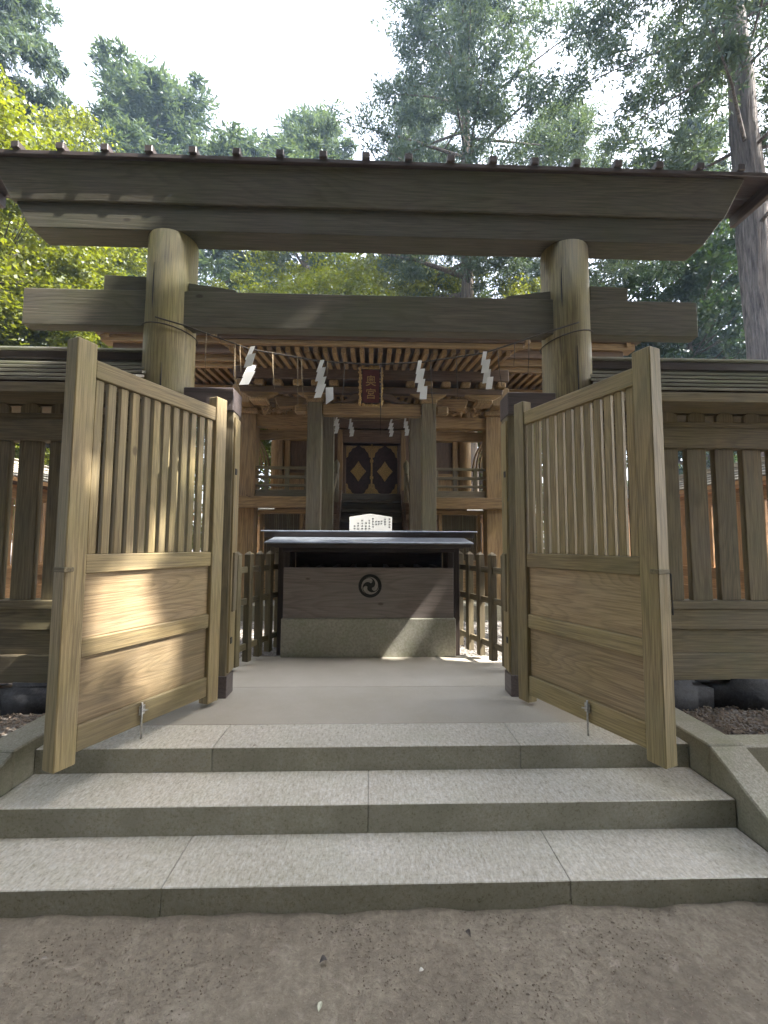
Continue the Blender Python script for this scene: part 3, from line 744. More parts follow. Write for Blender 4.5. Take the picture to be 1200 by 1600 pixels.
    for q, (cx_, cz, sx) in enumerate(((1.50, 3.90, .30), (1.78, 3.88, .18), (1.18, 3.88, .20))):
        bm = bmesh.new(); bmesh.ops.create_icosphere(bm, subdivisions=3, radius=.5)
        for v in bm.verts:
            p_ = v.co; nn = 1+.32*math.sin(p_.x*17+q*3)*math.cos(p_.z*15+q)+.22*math.sin(p_.z*29+p_.x*23)
            v.co = Vector((p_.x*sx*nn, p_.y*.16*nn, p_.z*.19*nn))
        me = bpy.data.meshes.new('carving'); bm.to_mesh(me); bm.free()
        link('carving', me, wood('shrine', 'x'), sh, (s*cx_, 7.22-8.8, cz-.36))
# beams over the stairs
def H(nm, x0, x1, y0, y1, z0, z1, mat='shrine', **kw): return part(nm, sh, (x0, y0, z0), (x1, y1, z1), mat, **kw)
H('rainbow_beam', -.773, .773, 6.52, 6.68, 3.575, 3.765, 'shrine', bev=.02)
H('beam_nose', -1.20, -.993, 6.54, 6.66, 3.60, 3.75, 'shrine', bev=.03); H('beam_nose', .993, 1.20, 6.54, 6.66, 3.60, 3.75, 'shrine', bev=.03)
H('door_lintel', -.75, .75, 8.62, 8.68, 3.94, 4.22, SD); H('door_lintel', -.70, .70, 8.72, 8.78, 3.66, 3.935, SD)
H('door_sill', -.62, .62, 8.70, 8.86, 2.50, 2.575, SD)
H('landing', -.84, .84, 8.32, 8.69, 2.44, 2.56, 'stair')
for i in range(9):
    z = 2.42-i*.195; y = 8.24-i*.15
    H('stair_tread', -.57, .57, y-.09, y+.14, z-.05, z, 'stair')
    H('stair_riser', -.57, .57, y+.02, y+.04, z-.195, z-.052, 'stair', bev=.002)
# gilt double door
for s in (-1, 1):
    a, b = sorted((s*.018, s*.533)); cxd = (a+b)/2
    lf = H('door_leaf', a, b, 8.86, 8.90, 2.578, 3.625, LACQ, bev=.003)
    def fit(nm, poly): 
        return prism(nm, poly, 8.848, 8.859, GOLD, lf, bev=.001)
    D = [(cxd, 2.87), (cxd+.075, 2.985), (cxd+.165, 3.085), (cxd+.075, 3.185), (cxd, 3.30), (cxd-.075, 3.185), (cxd-.165, 3.085), (cxd-.075, 2.985)]
    fit('diamond_mount', D)
    for cxx, sg in ((a, 1), (b, -1)):
        for z0, up in ((2.58, 1), (3.623, -1)):
            w_ = .235; h_ = .24
            P = [(cxx+sg*.002, z0), (cxx+sg*w_, z0), (cxx+sg*w_*.78, z0+up*h_*.16), (cxx+sg*w_*.55, z0+up*h_*.22), (cxx+sg*w_*.42, z0+up*h_*.48), (cxx+sg*w_*.24, z0+up*h_*.62), (cxx+sg*w_*.16, z0+up*h_*.98), (cxx+sg*.002, z0+up*h_*1.05)]
            fit('corner_mount', P)
H('centre_strip', -.017, .017, 8.835, 8.858, 2.58, 3.66, GOLD, bev=.003)
for z in (3.30, 2.95, 2.72): H('strip_boss', -.035, .035, 8.82, 8.834, z-.03, z+.03, GOLD, bev=.008)
# porch roof timbers
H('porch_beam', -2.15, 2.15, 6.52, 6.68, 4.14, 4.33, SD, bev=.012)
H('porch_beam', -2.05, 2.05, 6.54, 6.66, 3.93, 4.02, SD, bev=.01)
for x in (-1.75, -.88, .88, 1.75):
    prism('bracket_arm', [(x-.34, 4.02), (x-.28, 3.92), (x-.12, 3.84), (x+.12, 3.84), (x+.28, 3.92), (x+.34, 4.02)], 6.55, 6.65, wood('shrine', 'x'), sh, bev=.01)
    for q in (-.28, 0, .28): part('small_block', sh, (x+q-.07, 6.51, 4.035), (x+q+.07, 6.69, 4.13), 'shrine', bev=.018)
    part('bearing_block', sh, (x-.13, 6.47, 3.765), (x+.13, 6.73, 3.838), 'shrine', bev=.02)
for s in (-1, 1):   # frog leg strut halves behind the plaque, dragon head beam ends
    prism('frog_leg_strut', [(s*.12, 3.92), (s*.30, 3.90), (s*.42, 3.80), (s*.60, 3.768), (s*.40, 3.768), (s*.25, 3.81), (s*.12, 3.84)], 6.50, 6.62, wood(SD, 'x'), sh, bev=.008)
    for q in range(4):
        x = s*(.30+q*.13)
        prism('strut_block', [(x-.035, 3.95), (x+.035, 3.95), (x+s*.06+.03, 4.06), (x+s*.06-.03, 4.06)], 6.70, 6.78, wood('shrine', 'z'), sh, bev=.004)
RAFT = []
x = -1.90
while x < 1.96:      # porch rafters
    fan = 0
    RAFT.append(part('rafter', sh, (x-.031, 5.66, 4.262), (x+.031, 6.95, 4.335), 'shrine', rot=(R(8), 0, 0), bev=.004)); x += .1255
H('eave_board', -2.02, 2.05, 5.60, 5.66, 4.245, 4.31, 'shrine'); 
H('porch_fascia', -2.06, 2.09, 5.58, 5.66, 4.312, 4.40, SD); H('porch_fascia', -2.10, 2.13, 5.53, 5.66, 4.402, 4.52, SD)
for s in (-1, 1):
    prism('barge_board', [(5.56, 4.30), (5.56, 4.52), (7.3, 4.98), (7.3, 4.72)], s*2.10-.035, s*2.10+.035, wood('shrine', 'y'), sh, axis='x', bev=.006)
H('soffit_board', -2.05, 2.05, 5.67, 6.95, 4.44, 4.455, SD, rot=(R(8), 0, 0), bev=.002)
RFM = plain('bark_shingle_roof', (.115, .10, .085), .85, 0, .3, 25, .8)
def slab(nm, P4, th, mat): # sloping roof slab from four corners
    V = [Vector(p) for p in P4]; W = [v+Vector((0, 0, th)) for v in V]
    o = mesh_py(nm, V+W, [(3, 2, 1, 0), (4, 5, 6, 7), (0, 1, 5, 4), (1, 2, 6, 5), (2, 3, 7, 6), (3, 0, 4, 7)], mat, sh); return o
slab('porch_roof', [(-2.14, 5.53, 4.525), (2.17, 5.53, 4.525), (2.17, 8.2, 5.45), (-2.14, 8.2, 5.45)], .10, RFM)
# main roof
for tier, (y0, y1, z, sp, xr) in enumerate(((7.20, 8.05, 4.60, .15, 4.0), (7.86, 8.95, 4.50, .15, 3.75))):
    x = -xr
    while x < xr:
        if not (abs(x) < 1.95 and tier == 0):
            part('rafter', sh, (x-.036, y0, z-.045), (x+.036, y1, z+.045), 'shrine', rot=(R(3), 0, 0), bev=.004)
        x += sp
for a, b in ((-4.06, -2.16), (2.16, 4.06)):
    H('eave_board', a, b, 7.14, 7.20, 4.555, 4.64, 'shrine')
    H('eave_fascia', a-.1 if a < 0 else a, b if a < 0 else b+.1, 7.10, 7.20, 4.642, 4.76, 'shrine')
    H('eave_fascia', a-.25 if a < 0 else a, b if a < 0 else b+.25, 7.04, 7.20, 4.762, 4.90, SD)
    H('eave_edge', a-.42 if a < 0 else a, b if a < 0 else b+.42, 6.98, 7.20, 4.902, 5.02, 'shrine')
    H('eave_edge', a-.50 if a < 0 else a, b if a < 0 else b+.50, 6.92, 7.20, 5.022, 5.20, SD)
H('rafter_beam', -3.9, 3.9, 7.84, 7.92, 4.41, 4.51, 'shrine')
H('wall_beam', -3.0, 3.0, 8.83, 8.98, 4.42, 4.62, 'shrine'); H('wall_beam', -2.6, 2.6, 8.86, 8.95, 4.22, 4.40, 'shrine')
H('soffit_board', -4.3, 4.3, 7.2, 9.0, 4.68, 4.70, SD, bev=.002)
H('upper_wall', -2.0, 2.0, 9.0, 11.0, 4.3, 5.6, SD)
H('rear_wall', -2.0, 2.0, 10.95, 11.0, .6, 4.3, SD)
H('floor_frame', -2.02, 2.02, 8.98, 10.9, 2.2, 2.5, SD)
slab('main_roof', [(-4.55, 6.92, 5.205), (4.55, 6.92, 5.205), (4.3, 9.9, 6.75), (-4.3, 9.9, 6.75)], .16, RFM)
slab('main_roof', [(-4.3, 9.9, 6.75), (4.3, 9.9, 6.75), (4.55, 12.9, 5.205), (-4.55, 12.9, 5.205)], .16, RFM)
H('ridge', -4.4, 4.4, 9.75, 10.05, 6.85, 7.1, 'copper')
for s in (-1, 1):
    prism('gable_board', [(6.95, 4.95), (6.95, 5.20), (9.9, 6.75), (12.85, 5.20), (12.85, 4.95), (9.9, 6.45)], s*4.36-.04, s*4.36+.04, wood('shrine', 'y'), sh, axis='x')
    prism('gable_wall', [(7.4, 4.95), (9.9, 6.4), (12.4, 4.95)], s*3.0-.03, s*3.0+.03, wood('shrine', 'y'), sh, axis='x')

# name plaque
pq = empty('name_plaque', (-.02, 6.3, 3.64), label='maroon name plaque with gilt characters in an ornate gold frame under the porch eaves', cat='plaque')
pq.rotation_euler = (R(8), 0, 0)
def Q(nm, x0, x1, y0, y1, z0, z1, mat, **kw): return part(nm, pq, (x0, y0, z0), (x1, y1, z1), mat, local=True, **kw)
Q('plaque_board', -.125, .125, .0, .03, .055, .535, MAROON)
Q('backing', -.175, .175, .031, .05, .01, .58, LACQ)
for (x0, x1, z0, z1) in ((-.185, -.135, .0, .59), (.135, .185, .0, .59), (-.134, .134, .0, .045), (-.134, .134, .545, .59)):
    Q('frame_side', x0+.012 if x0 != -.134 else x0, x1-.012 if x0 != -.134 else x1, .0, .04, z0+.008, z1-.008, GOLD, bev=.01)
V, F = [], []
r = random.Random(4)
def curl(cx_, cz, rad, a0, a1):
    pts = [(cx_+rad*(1-.55*t)*math.cos(a0+(a1-a0)*t), -.008, cz+rad*(1-.55*t)*math.sin(a0+(a1-a0)*t)) for t in [i/7 for i in range(8)]]
    v, f = tube_data(pts, .009, 5); b = len(V); V.extend(v); F.extend([tuple(q+b for q in ff) for ff in f])
for i in range(12):
    z = .035+i*.047
    for s in (-1, 1): curl(s*.16, z, .026, r.uniform(0, 6), r.uniform(0, 6)+5)
for i in range(6):
    x = -.115+i*.046
    for z in (.02, .568): curl(x, z, .024, r.uniform(0, 6), r.uniform(0, 6)+5)
mesh_py('frame_scrollwork', V, F, GOLD, pq, True, local=True)
for ch, z in (('奥', .315), ('宮', .125)):
    cu = bpy.data.curves.new('character', 'FONT'); cu.body = ch; cu.size = .165; cu.extrude = .004; cu.align_x = 'CENTER'; cu.resolution_u = 3
    tmp = bpy.data.objects.new('tmp', cu); COL.objects.link(tmp)
    me = bpy.data.meshes.new_from_object(tmp.evaluated_get(bpy.context.evaluated_depsgraph_get()))
    bpy.data.objects.remove(tmp); me.materials.clear(); me.materials.append(GOLD)
    o = bpy.data.objects.new('character', me); COL.objects.link(o); o.parent = pq; o.location = (0, -.006, z); o.rotation_euler = (R(90), 0, 0)

# small streamers on a cord before the doors
cd_ = empty('hanging_rope', (0, 7.05, 3.6), label='thin cord strung between the porch pillars in front of the shrine doors', cat='rope')
tube('cord', [(-.80, 7.05, 3.74), (-.3, 7.05, 3.64), (.3, 7.05, 3.64), (.80, 7.05, 3.74)], .006, STRAW, cd_, 5)
GS2 = 'small paper streamers in front of the shrine doors'
for i, (px, zz, lb) in enumerate(((-.575, 3.71, 'small zigzag paper streamer before the shrine doors, closest to the left rear pillar'), (-.355, 3.66, 'small zigzag paper streamer above the left gilt door leaf, second from the left'),
        (.33, 3.66, 'small zigzag paper streamer above the right gilt door leaf, third from the left'), (.56, 3.69, 'small zigzag paper streamer before the shrine doors, closest to the right rear pillar'))):
    shide(px, 7.03, zz, .32, .06, -.15 if i % 2 else -.3, 40+i, lb, GS2)

# gravel, pebbles, leaves
def scatter(name, n, xr, yr, zf, size, mat, seed, flat=.6):
    r = np.random.default_rng(seed)
    base = np.array([(1, 0, 0), (-1, 0, 0), (0, 1, 0), (0, -1, 0), (0, 0, 1), (0, 0, -1)], float)
    fb = np.array([(0, 2, 4), (2, 1, 4), (1, 3, 4), (3, 0, 4), (2, 0, 5), (1, 2, 5), (3, 1, 5), (0, 3, 5)])
    P = np.stack([r.uniform(*xr, n), r.uniform(*yr, n)], 1); S = r.uniform(*size, n)
    a = r.uniform(0, 6.28, n); V = []
    B = base[None]*np.stack([S, S*r.uniform(.6, 1, n), S*flat], 1)[:, None, :]
    B = B*(1+r.uniform(-.25, .25, (n, 6, 1)))
    c, s_ = np.cos(a)[:, None], np.sin(a)[:, None]
    X = B[..., 0]*c-B[..., 1]*s_+P[:, :1]; Y = B[..., 0]*s_+B[..., 1]*c+P[:, 1:]; Z = B[..., 2]+zf(P[:, :1], P[:, 1:])
    V = np.stack([X, Y, Z], -1).reshape(-1, 3); F = (fb[None]+np.arange(n)[:, None, None]*6).reshape(-1, 3)
    me = bpy.data.meshes.new(name); me.from_pydata(V.tolist(), [], F.tolist()); me.materials.append(mat)
    o = bpy.data.objects.new(name, me); COL.objects.link(o); tag(o, kind='stuff'); return o
GRV = plain('gravel_stone', (.30, .28, .25), .8, 0, .45, 3, .2)
g1 = scatter('court_gravel', 9000, (-2.6, 2.6), (4.0, 7.3), lambda x, y: .365+0*x, (.010, .022), GRV, 1); tag(g1, 'loose grey gravel covering the court around the offering box', 'gravel')
PEB = plain('soil_crumb', (.21, .165, .125), .9, 0, .5, 3, .2)
g2 = scatter('soil_crumbs', 15000, (-2.4, 2.4), (.8, 1.985), lambda x, y: -.002+0*x, (.001, .0055), PEB, 2); tag(g2, 'small crumbs of soil and grit scattered on the dirt before the steps', 'grit')
g3 = scatter('bed_litter', 2600, (2.2, 5), (2.68, 3.5), lambda x, y: .295+0*x, (.006, .02), PEB, 3); tag(g3, 'dark crumbly soil in the bed below the right fence', 'soil')
g4 = scatter('bed_litter', 2600, (-5, -2.2), (2.68, 3.5), lambda x, y: .295+0*x, (.006, .02), PEB, 4); tag(g4, 'dark crumbly soil in the bed below the left fence', 'soil')
def leaf_obj(x, y, z, L, W_, rz, col, label, curl=.2, nm='fallen_leaf', cat='leaf'):
    V, F = [], []
    n = 6
    for i in range(n+1):
        t = i/n; ww = W_*math.sin(math.pi*min(.98, max(.02, t)))**.8/2; zc = L*curl*math.sin(math.pi*t)*.5
        for s_ in (-1, 0, 1): V.append(((t-.5)*L, s_*ww, zc+abs(s_)*ww*.5+.002))
    for i in range(n):
        for q in range(2): F.append((i*3+q, i*3+q+1, (i+1)*3+q+1, (i+1)*3+q))
    c, s_ = math.cos(rz), math.sin(rz)
    V = [(x+a*c-b*s_, y+a*s_+b*c, z+h) for a, b, h in V]
    m = plain('leaf_litter', col, .7, 0, .2, 40, .1)
    o = mesh_py(nm, V, F, m); return tag(o, label, cat)
leaf_obj(-.165, 1.605, .004, .034, .016, 1.4, (.55, .55, .42), 'pale slender fallen leaf on the dirt, lowest in the photo')
leaf_obj(-.17, 1.76, .008, .03, .024, .3, (.06, .05, .045), 'dark curled fallen leaf on the dirt left of centre below the bottom step', .6)
leaf_obj(.405, 1.86, .008, .032, .022, 2.2, (.07, .055, .045), 'dark curled fallen leaf on the dirt right of centre against the bottom step', .6)
leaf_obj(.20, 1.72, .005, .018, .016, .3, (.6, .57, .5), 'tiny whitish fallen leaf on the dirt below the bottom step')
leaf_obj(-1.78, 2.17, .114, .02, .012, .7, (.08, .06, .045), 'tiny dark fallen leaf on the bottom step at its left end', .5)
leaf_obj(-1.24, 1.80, .005, .026, .012, .1, (.3, .26, .22), 'small brown fallen leaf on the dirt near the left end of the bottom step')
leaf_obj(1.03, 3.30, .394, .03, .008, 2.6, (.45, .43, .38), 'narrow pale fallen leaf on the platform beside the right hinge post', .3)
leaf_obj(-.68, 2.66, .394, .03, .010, .6, (.12, .09, .06), 'thin brown fallen twig leaf at the foot of the top step, left of centre', .3)
#CHUNK3

# ------------------------------------------------------------------ trees
LEAF = {
 'bright': leaf_mat('leaves_bright', (.11, .135, .012), (.20, .21, .022), .55),
 'dark': leaf_mat('leaves_dark', (.022, .045, .018), (.05, .085, .03), .3),
 'cedar': leaf_mat('leaves_cedar', (.045, .072, .058), (.11, .145, .10), .35),
 'olive': leaf_mat('leaves_olive', (.11, .13, .02), (.19, .20, .04), .5),
}
def leaves_mesh(name, C, S, rnd_, leaf, n_per, up=.5, elong=1.8, mat=None, droop=0, avoid=None, off=(0, 0, 0), tuft=False):
    """C: clump centres (n,3); S: clump radii (n,3); leaves as bent rhombi"""
    n = len(C); k = n_per
    d = rnd_.normal(0, 1, (n, k, 3)); d /= np.linalg.norm(d, axis=-1, keepdims=True)
    rr = rnd_.uniform(0, 1, (n, k, 1))**.45
    P = (C[:, None, :]+d*rr*S[:, None, :]).reshape(-1, 3); D_ = d.reshape(-1, 3)
    if avoid is not None:
        kp = avoid(P+np.array(off)); P = P[kp]; D_ = D_[kp]
    m = len(P)
    nrm = rnd_.normal(0, 1, (m, 3)); nrm[:, 2] += up*2; nrm /= np.linalg.norm(nrm, axis=1, keepdims=True)
    t = rnd_.normal(0, 1, (m, 3)); t[:, 2] -= droop
    if tuft: t = D_*1.6+t*.45
    t -= (t*nrm).sum(1, keepdims=True)*nrm; t /= np.linalg.norm(t, axis=1, keepdims=True)
    b = np.cross(nrm, t); L = leaf*rnd_.uniform(.6, 1.3, (m, 1))
    V = np.stack([P-t*L*.5, P+b*L*.5/elong-nrm*L*.06, P+t*L*.5, P-b*L*.5/elong-nrm*L*.06], 1).reshape(-1, 3)
    me = bpy.data.meshes.new(name)
    me.vertices.add(4*m); me.vertices.foreach_set('co', V.astype(np.float32).ravel())
    me.loops.add(4*m); me.loops.foreach_set('vertex_index', np.arange(4*m, dtype=np.int32))
    me.polygons.add(m); me.polygons.foreach_set('loop_start', np.arange(0, 4*m, 4, dtype=np.int32)); me.polygons.foreach_set('loop_total', np.full(m, 4, dtype=np.int32))
    me.update(calc_edges=True); me.materials.append(mat)
    return me
def tree_data(kind, seed, H, Rad, base, leaf, nclump, n_per, mat, avoid=None, off=(0, 0, 0), trunk_r=None, lean=(0, 0)):
    """returns crown mesh, trunk mesh (origin at the foot)"""
    r = np.random.default_rng(seed); rn = random.Random(seed)
    C, S, limbs = [], [], []
    ax = lambda z: np.array([lean[0]*z/H, lean[1]*z/H, z])
    if kind == 'broad':
        for i in range(nclump):
            u = r.normal(0, 1, 3); u /= np.linalg.norm(u); q = r.uniform(.35, 1)**.5
            lump = 1+.22*math.sin(u[0]*4+seed)+.18*math.cos(u[1]*5+u[2]*4+seed*2)
            c = ax((H+base)/2)+u*q*lump*np.array([Rad, Rad, (H-base)/2])
            s_ = Rad*r.uniform(.08, .20); C.append(c); S.append((s_*1.3, s_*1.3, s_*.6))
            if i % 6 == 0: limbs.append(c)
    elif kind == 'pine':
        nb = nclump//9
        for i in range(nb):
            z = base+(H-base)*((i+.5)/nb)**.9; a = i*2.4+r.uniform(-.4, .4)
            prof = Rad*math.sin(math.pi*min(1, .22+.80*(z-base)/(H-base)))**.7*r.uniform(.65, 1.15)
            tip = ax(z)+np.array([math.cos(a)*prof, math.sin(a)*prof, prof*r.uniform(.05, .35)]); limbs.append(tip)
            for j in range(16):
                f = r.uniform(.35, 1.05); c = ax(z)*(1-f)+tip*f+r.normal(0, 1, 3)*np.array([.1, .1, .05])*Rad
                s_ = Rad*r.uniform(.05, .12); C.append(c); S.append((s_*1.4, s_*1.4, s_*.5))
    else:  # cedar: drooping sprays
        nb = nclump//7
        for i in range(nb):
            f0 = (i+.5)/nb; z = base+(H-base)*f0; a = i*2.4+r.uniform(-.5, .5)
            prof = Rad*(1-f0)**.55*r.uniform(.6, 1.12)+.3
            tip = ax(z)+np.array([math.cos(a)*prof, math.sin(a)*prof, -prof*r.uniform(.0, .3)])
            if i % 2 == 0: limbs.append(tip)
            for j in range(14):
                f = r.uniform(.3, 1.05); c = ax(z)*(1-f)+tip*f+r.normal(0, 1, 3)*np.array([.08, .08, .05])*Rad
                s_ = Rad*r.uniform(.05, .12); C.append(c); S.append((s_*1.1, s_*1.1, s_*1.0))
    C, S = np.array(C), np.array(S)
    cm = leaves_mesh('crown', C, S, r, leaf, n_per, {'broad': .5, 'pine': .7, 'cedar': .1}[kind], {'broad': 1.5, 'pine': 3.6, 'cedar': 4.0}[kind], mat, {'cedar': .9}.get(kind, 0), avoid, off, kind != 'broad')
    tr = trunk_r or H*.018
    V, F = [], []
    def add(pts, rad, seg, ridge=None):
        v, f = tube_data(pts, rad, seg, .02 if ridge else .07, rn, ridge); b = len(V); V.extend(v); F.extend([tuple(q+b for q in ff) for ff in f])
    top = (base+.85*(H-base)) if kind != 'broad' else base+.6*(H-base)
    zs = [0, .3, 1, 2, 4]+[4+(top-4)*i/14 for i in range(1, 15)]
    wob = [(rn.uniform(-.05, .05)*tr*2, rn.uniform(-.05, .05)*tr*2) for _ in zs]
    add([tuple(ax(z)+np.array([wx, wy, 0])) for z, (wx, wy) in zip(zs, wob)], [tr*(1.45 if z == 0 else 1.2 if z < .5 else 1.0)*max(.12, 1-.75*z/top) for z in zs], 44 if trunk_r else 14, [rn.choice((-.055, -.02, .02, .05)) for _ in range(44)] if trunk_r else None)
    for c in limbs:
        hz = max(base*.75, min(top*.97, c[2]-np.hypot(c[0], c[1])*(.5 if kind == 'broad' else .1)))
        p0 = ax(hz); p1 = p0*.5+c*.5+np.array([rn.uniform(-.2, .2), rn.uniform(-.2, .2), rn.uniform(0, .4)])*.05*H*.3
        r0 = tr*max(.12, 1-.85*hz/top)*(.18 if trunk_r else .45)
        add([tuple(p0), tuple(p1), tuple(c)], [r0, r0*.6, r0*.15], 6)
    tm = bpy.data.meshes.new('trunk'); tm.from_pydata([tuple(v) for v in V], [], F); tm.update()
    tm.polygons.foreach_set('use_smooth', [True]*len(tm.polygons)); tm.materials.append(BARK if kind == 'cedar' else BARK2)
    return cm, tm
def plant(data, nm, x, y, rz, scale, label, cat='tree', group=None, z=.3, mat=None):
    t = empty(nm, (x, y, z), rz, label=label, cat=cat, group=group); t.scale = scale if hasattr(scale, '__len__') else (scale,)*3
    for nm2, me in (('trunk', data[1]), ('crown', data[0])):
        o = bpy.data.objects.new(nm2, me); COL.objects.link(o); o.parent = t
        if nm2 == 'crown' and mat: o.material_slots[0].link = 'OBJECT'; o.material_slots[0].material = LEAF[mat]
    return t
# sun rays kept open by cutting leaves from the unseen crowns: point, radius
SUNRAYS = [((-1.45, 2.65, 1.22), .19, .5), ((-1.33, 2.9, .85), .14, .3), ((-1.55, 2.40, 1.95), .10, .3), ((-1.28, 3.1, 2.1), .08, .3), ((-1.33, 2.85, 1.7), .06, .3), ((-3.4, 3.38, 2.98), .45, .3), ((-.955, 3.35, 3.0), .2, .2),
           ((2.25, 7.35, 1.6), .35, .3), ((.30, 4.66, .42), .11, .2), ((-.55, 4.5, .4), .16, .4), ((-.1, 4.42, .4), .12, .4), ((2.6, 6.3, .4), 1.0, .4), ((-2.3, 5.8, .4), 1.0, .4), ((1.9, 5.2, .4), .5, .3), ((0, 5.1, 1.85), .5, .3), ((-6, 9, 2.5), 2.6, .5), ((7.2, 9, 2.9), 2.2, .5), ((-4, 6.3, .4), .9, .4), ((3.6, 6.5, .4), .7, .4), ((-1.0, 4.75, 1.2), .2, .2), ((-5.0, 3.5, 3.0), .5, .3), ((1.3, 4.8, .5), .5, .3), ((-4.2, 12, 6), 2, .5)]
_S = np.array(SUN)
def avoid(P):
    keep = np.ones(len(P), bool)
    r = np.random.default_rng(3)
    for c, rad, soft in SUNRAYS:
        d = P-np.array(c); t = d@_S; q = np.linalg.norm(d-t[:, None]*_S, axis=1)
        keep &= ~((t > 0) & (q < rad*(1+soft*np.sin(P[:, 0]*2.1+P[:, 2]*1.7)*.5)+.07))
    return keep
B1 = tree_data('broad', 1, 13.5, 3.6, 3.0, .12, 420, 230, LEAF['bright'])
B2 = tree_data('broad', 2, 17.0, 4.2, 4.5, .20, 330, 150, LEAF['dark'])
P1 = tree_data('pine', 3, 29.0, 5.0, 9.0, .27, 430, 120, LEAF['cedar'])
P2 = tree_data('pine', 8, 26.0, 5.6, 9.5, .22, 480, 115, LEAF['cedar'])
C1 = tree_data('cedar', 4, 27.0, 4.6, 5.0, .30, 420, 120, LEAF['cedar'])
C2 = tree_data('cedar', 6, 26.0, 5.2, 10.5, .24, 440, 120, LEAF['cedar'], trunk_r=.44)
C3 = tree_data('cedar', 16, 31.0, 6.0, 12.5, .23, 520, 110, LEAF['cedar'], trunk_r=.56, lean=(-1.0, 0))
GB = 'trees around the shrine court'
plant(B1, 'broadleaf_tree', -10.4, 11.5, .3, (1, 1, .92), 'bright yellow-green broadleaf tree behind the left roofed fence', group=GB)
plant(B1, 'broadleaf_tree', -11.6, 15.5, 2.1, (1, 1, 1.18), 'tall sunlit broadleaf tree behind the lower bright tree on the left', group=GB)
plant(B1, 'broadleaf_tree', -7.4, 20.5, 4.0, (.8, .8, .95), 'sunlit broadleaf tree seen between the lintels left of the left torii pillar', group=GB)
plant(C1, 'cedar_tree', -15.5, 16.5, 1.0, (1, 1, 1), 'dark conifer rising in the top left corner of the photo', group=GB)
plant(P1, 'pine_tree', -14.2, 27.0, .4, (1.6, 1.6, 1.08), 'tall rounded pine tree with grey limbs, upper left against the white sky', group=GB)
plant(P1, 'pine_tree', -5.0, 31.0, 2.8, (1.5, 1.5, 1.14), 'distant pine tree left of centre above the torii lintel', group=GB)
plant(P2, 'pine_tree', 4.4, 19.0, .0, (.92, .92, 1.18), 'large dark pine tree rising above the centre right of the torii lintel', group=GB)
plant(P2, 'pine_tree', 10.9, 23.5, 1.9, (.85, .85, 1.04), 'layered pine tree between the central pine and the cedar on the right', group=GB)
plant(C3, 'cedar_tree', 12.25, 12.4, 0, (1, 1, 1), 'huge cedar with a bare furrowed trunk at the right edge', group=GB)
plant(B2, 'broadleaf_tree', 15.6, 20.0, .2, (1, 1, 1.05), 'dark broadleaf tree behind the bare cedar trunk', group=GB)
plant(B2, 'broadleaf_tree', 10.0, 25.5, 1.4, (.95, .95, .95), 'dense tree seen to the right of the right torii pillar between the lintels', group=GB, mat='olive')
plant(B1, 'broadleaf_tree', -3.4, 18.6, 1.0, (1.05, 1.05, 1.06), 'light green tree seen between the lintels just right of the left pillar', group=GB)
plant(B1, 'broadleaf_tree', 1.0, 22.0, 3.0, (1.0, 1.0, 1.24), 'green tree seen between the lintels near the centre', group=GB, mat='olive')
plant(B1, 'broadleaf_tree', 5.8, 22.5, 5.0, (1.1, 1.1, 1.22), 'olive tree seen between the lintels just left of the right pillar', group=GB, mat='olive')
plant(C2, 'cedar_tree', 2.6, 26.5, 2.0, (.85, .85, 1.2), 'cedar whose pale trunk shows between the lintels right of the centre', group=GB)
plant(C1, 'cedar_tree', 19.5, 24.0, 1.0, (1, 1, 1), 'dark conifer standing far back at the right edge', group=GB)
plant(B2, 'broadleaf_tree', -17.5, 24.0, 1.0, (1.2, 1.2, 1.2), 'tall dark broadleaf tree far back at the left edge', group=GB)
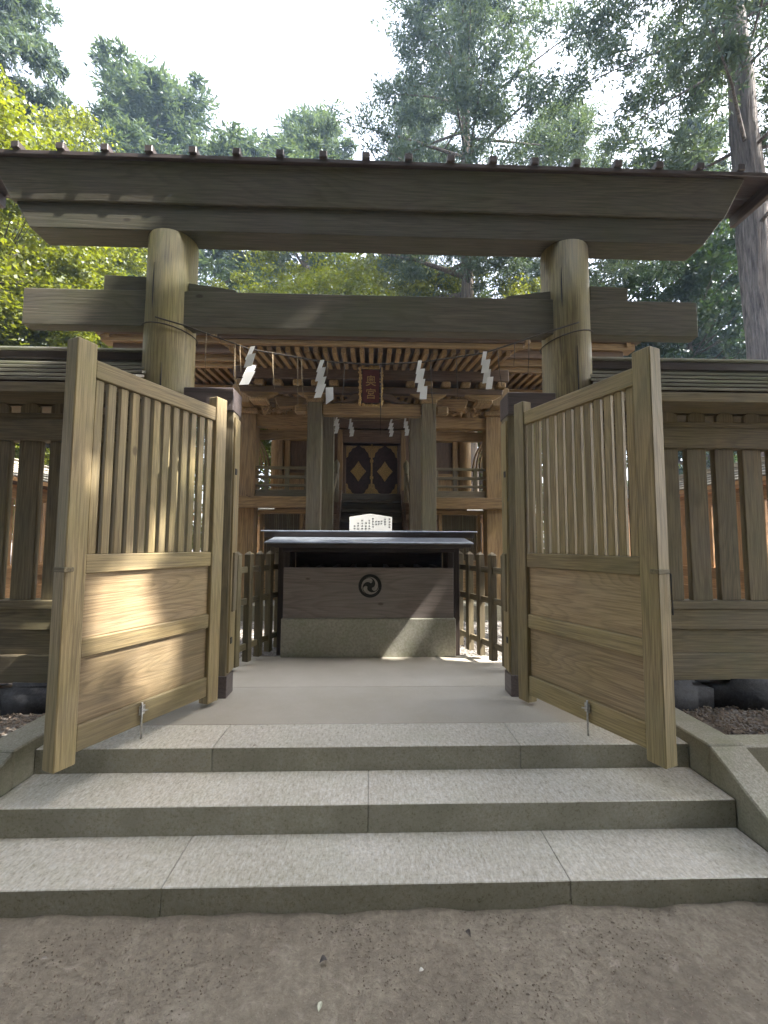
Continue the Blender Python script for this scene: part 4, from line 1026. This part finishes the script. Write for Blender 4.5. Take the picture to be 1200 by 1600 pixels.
# canopy that stands round the steps, out of frame but shading them
def shade_tree(x, y, seed, H, Rad, base, n, label, leaf=.34, per=90):
    d = tree_data('broad', seed, H, Rad, base, leaf, n, per, LEAF['dark'], avoid, (x, y, 0))
    plant(d, 'broadleaf_tree', x, y, 0, 1, label, z=0)
shade_tree(9.9, -0.4, 21, 17, 5.2, 6.5, 420, 'large broadleaf tree to the right of the steps, its crown over them', .22, 190)
shade_tree(14.5, 4.2, 22, 21, 5.0, 9.0, 380, 'large broadleaf tree beyond the right roofed fence')
shade_tree(6.5, -6.0, 23, 17, 6.0, 2.5, 560, 'large broadleaf tree behind the viewer to the right', .45, 100)
shade_tree(-.5, -9.0, 27, 19, 6.5, 2.0, 620, 'large broadleaf tree straight behind the viewer', .5, 100)
shade_tree(-7.0, -5.5, 24, 16, 6.0, 2.5, 560, 'large broadleaf tree behind the viewer to the left', .45, 100)
shade_tree(-13.0, 1.5, 25, 15, 4.6, 3.5, 300, 'broadleaf tree well to the left of the steps')
r = np.random.default_rng(13); n = 300
X = r.uniform(-22, 22, n); Y = -8-r.uniform(0, 5, n)
C = np.stack([X, Y, r.uniform(.3, 7.0, n)], 1); S = np.stack([r.uniform(.9, 1.6, n)]*2+[r.uniform(.6, 1.2, n)], 1)
o = link('undergrowth', leaves_mesh('undergrowth', C, S, r, .45, 90, .4, 1.5, LEAF['dark'])); tag(o, 'mass of dark undergrowth behind the viewer', 'undergrowth', kind='stuff')
# undergrowth beyond the court
r = np.random.default_rng(12); n = 520
X = r.uniform(-34, 36, n); Y = 25+r.uniform(-1.5, 6, n)+np.abs(X)*-.12; Zt = r.uniform(.3, 1, n)
C = np.stack([X, Y, .3+Zt*r.uniform(1.5, 8.0, n)], 1); S = np.stack([r.uniform(.7, 1.4, n)]*2+[r.uniform(.5, 1.0, n)], 1)
me = leaves_mesh('undergrowth', C, S, r, .30, 90, .4, 1.5, LEAF['olive'])
o = link('undergrowth', me); tag(o, 'mass of green undergrowth filling the wood beyond the rear fence', 'undergrowth', kind='stuff')


# blue volume added as a veil of lens glare over the trees
me = bpy.data.meshes.new('glare_veil'); bm = bmesh.new(); bmesh.ops.create_cube(bm, size=1)
for v in bm.verts: v.co = Vector((v.co.x*110, v.co.y*100+25, (v.co.z+.5)*46-1.2))
bm.to_mesh(me); bm.free()
hm = bpy.data.materials.new('glare_veil'); hm.use_nodes = True; ht = hm.node_tree; ht.nodes.clear()
ho = ht.nodes.new('ShaderNodeOutputMaterial'); hv = ht.nodes.new('ShaderNodeVolumePrincipled')
hv.inputs['Color'].default_value = (.50, .70, 1, 1); hv.inputs['Density'].default_value = .0012; hv.inputs['Anisotropy'].default_value = .3
ht.links.new(hv.outputs[0], ho.inputs['Volume'])
tag(link('glare_veil', me, hm), 'thin blue veil added among the trees to imitate lens glare', 'glare_veil', kind='stuff')
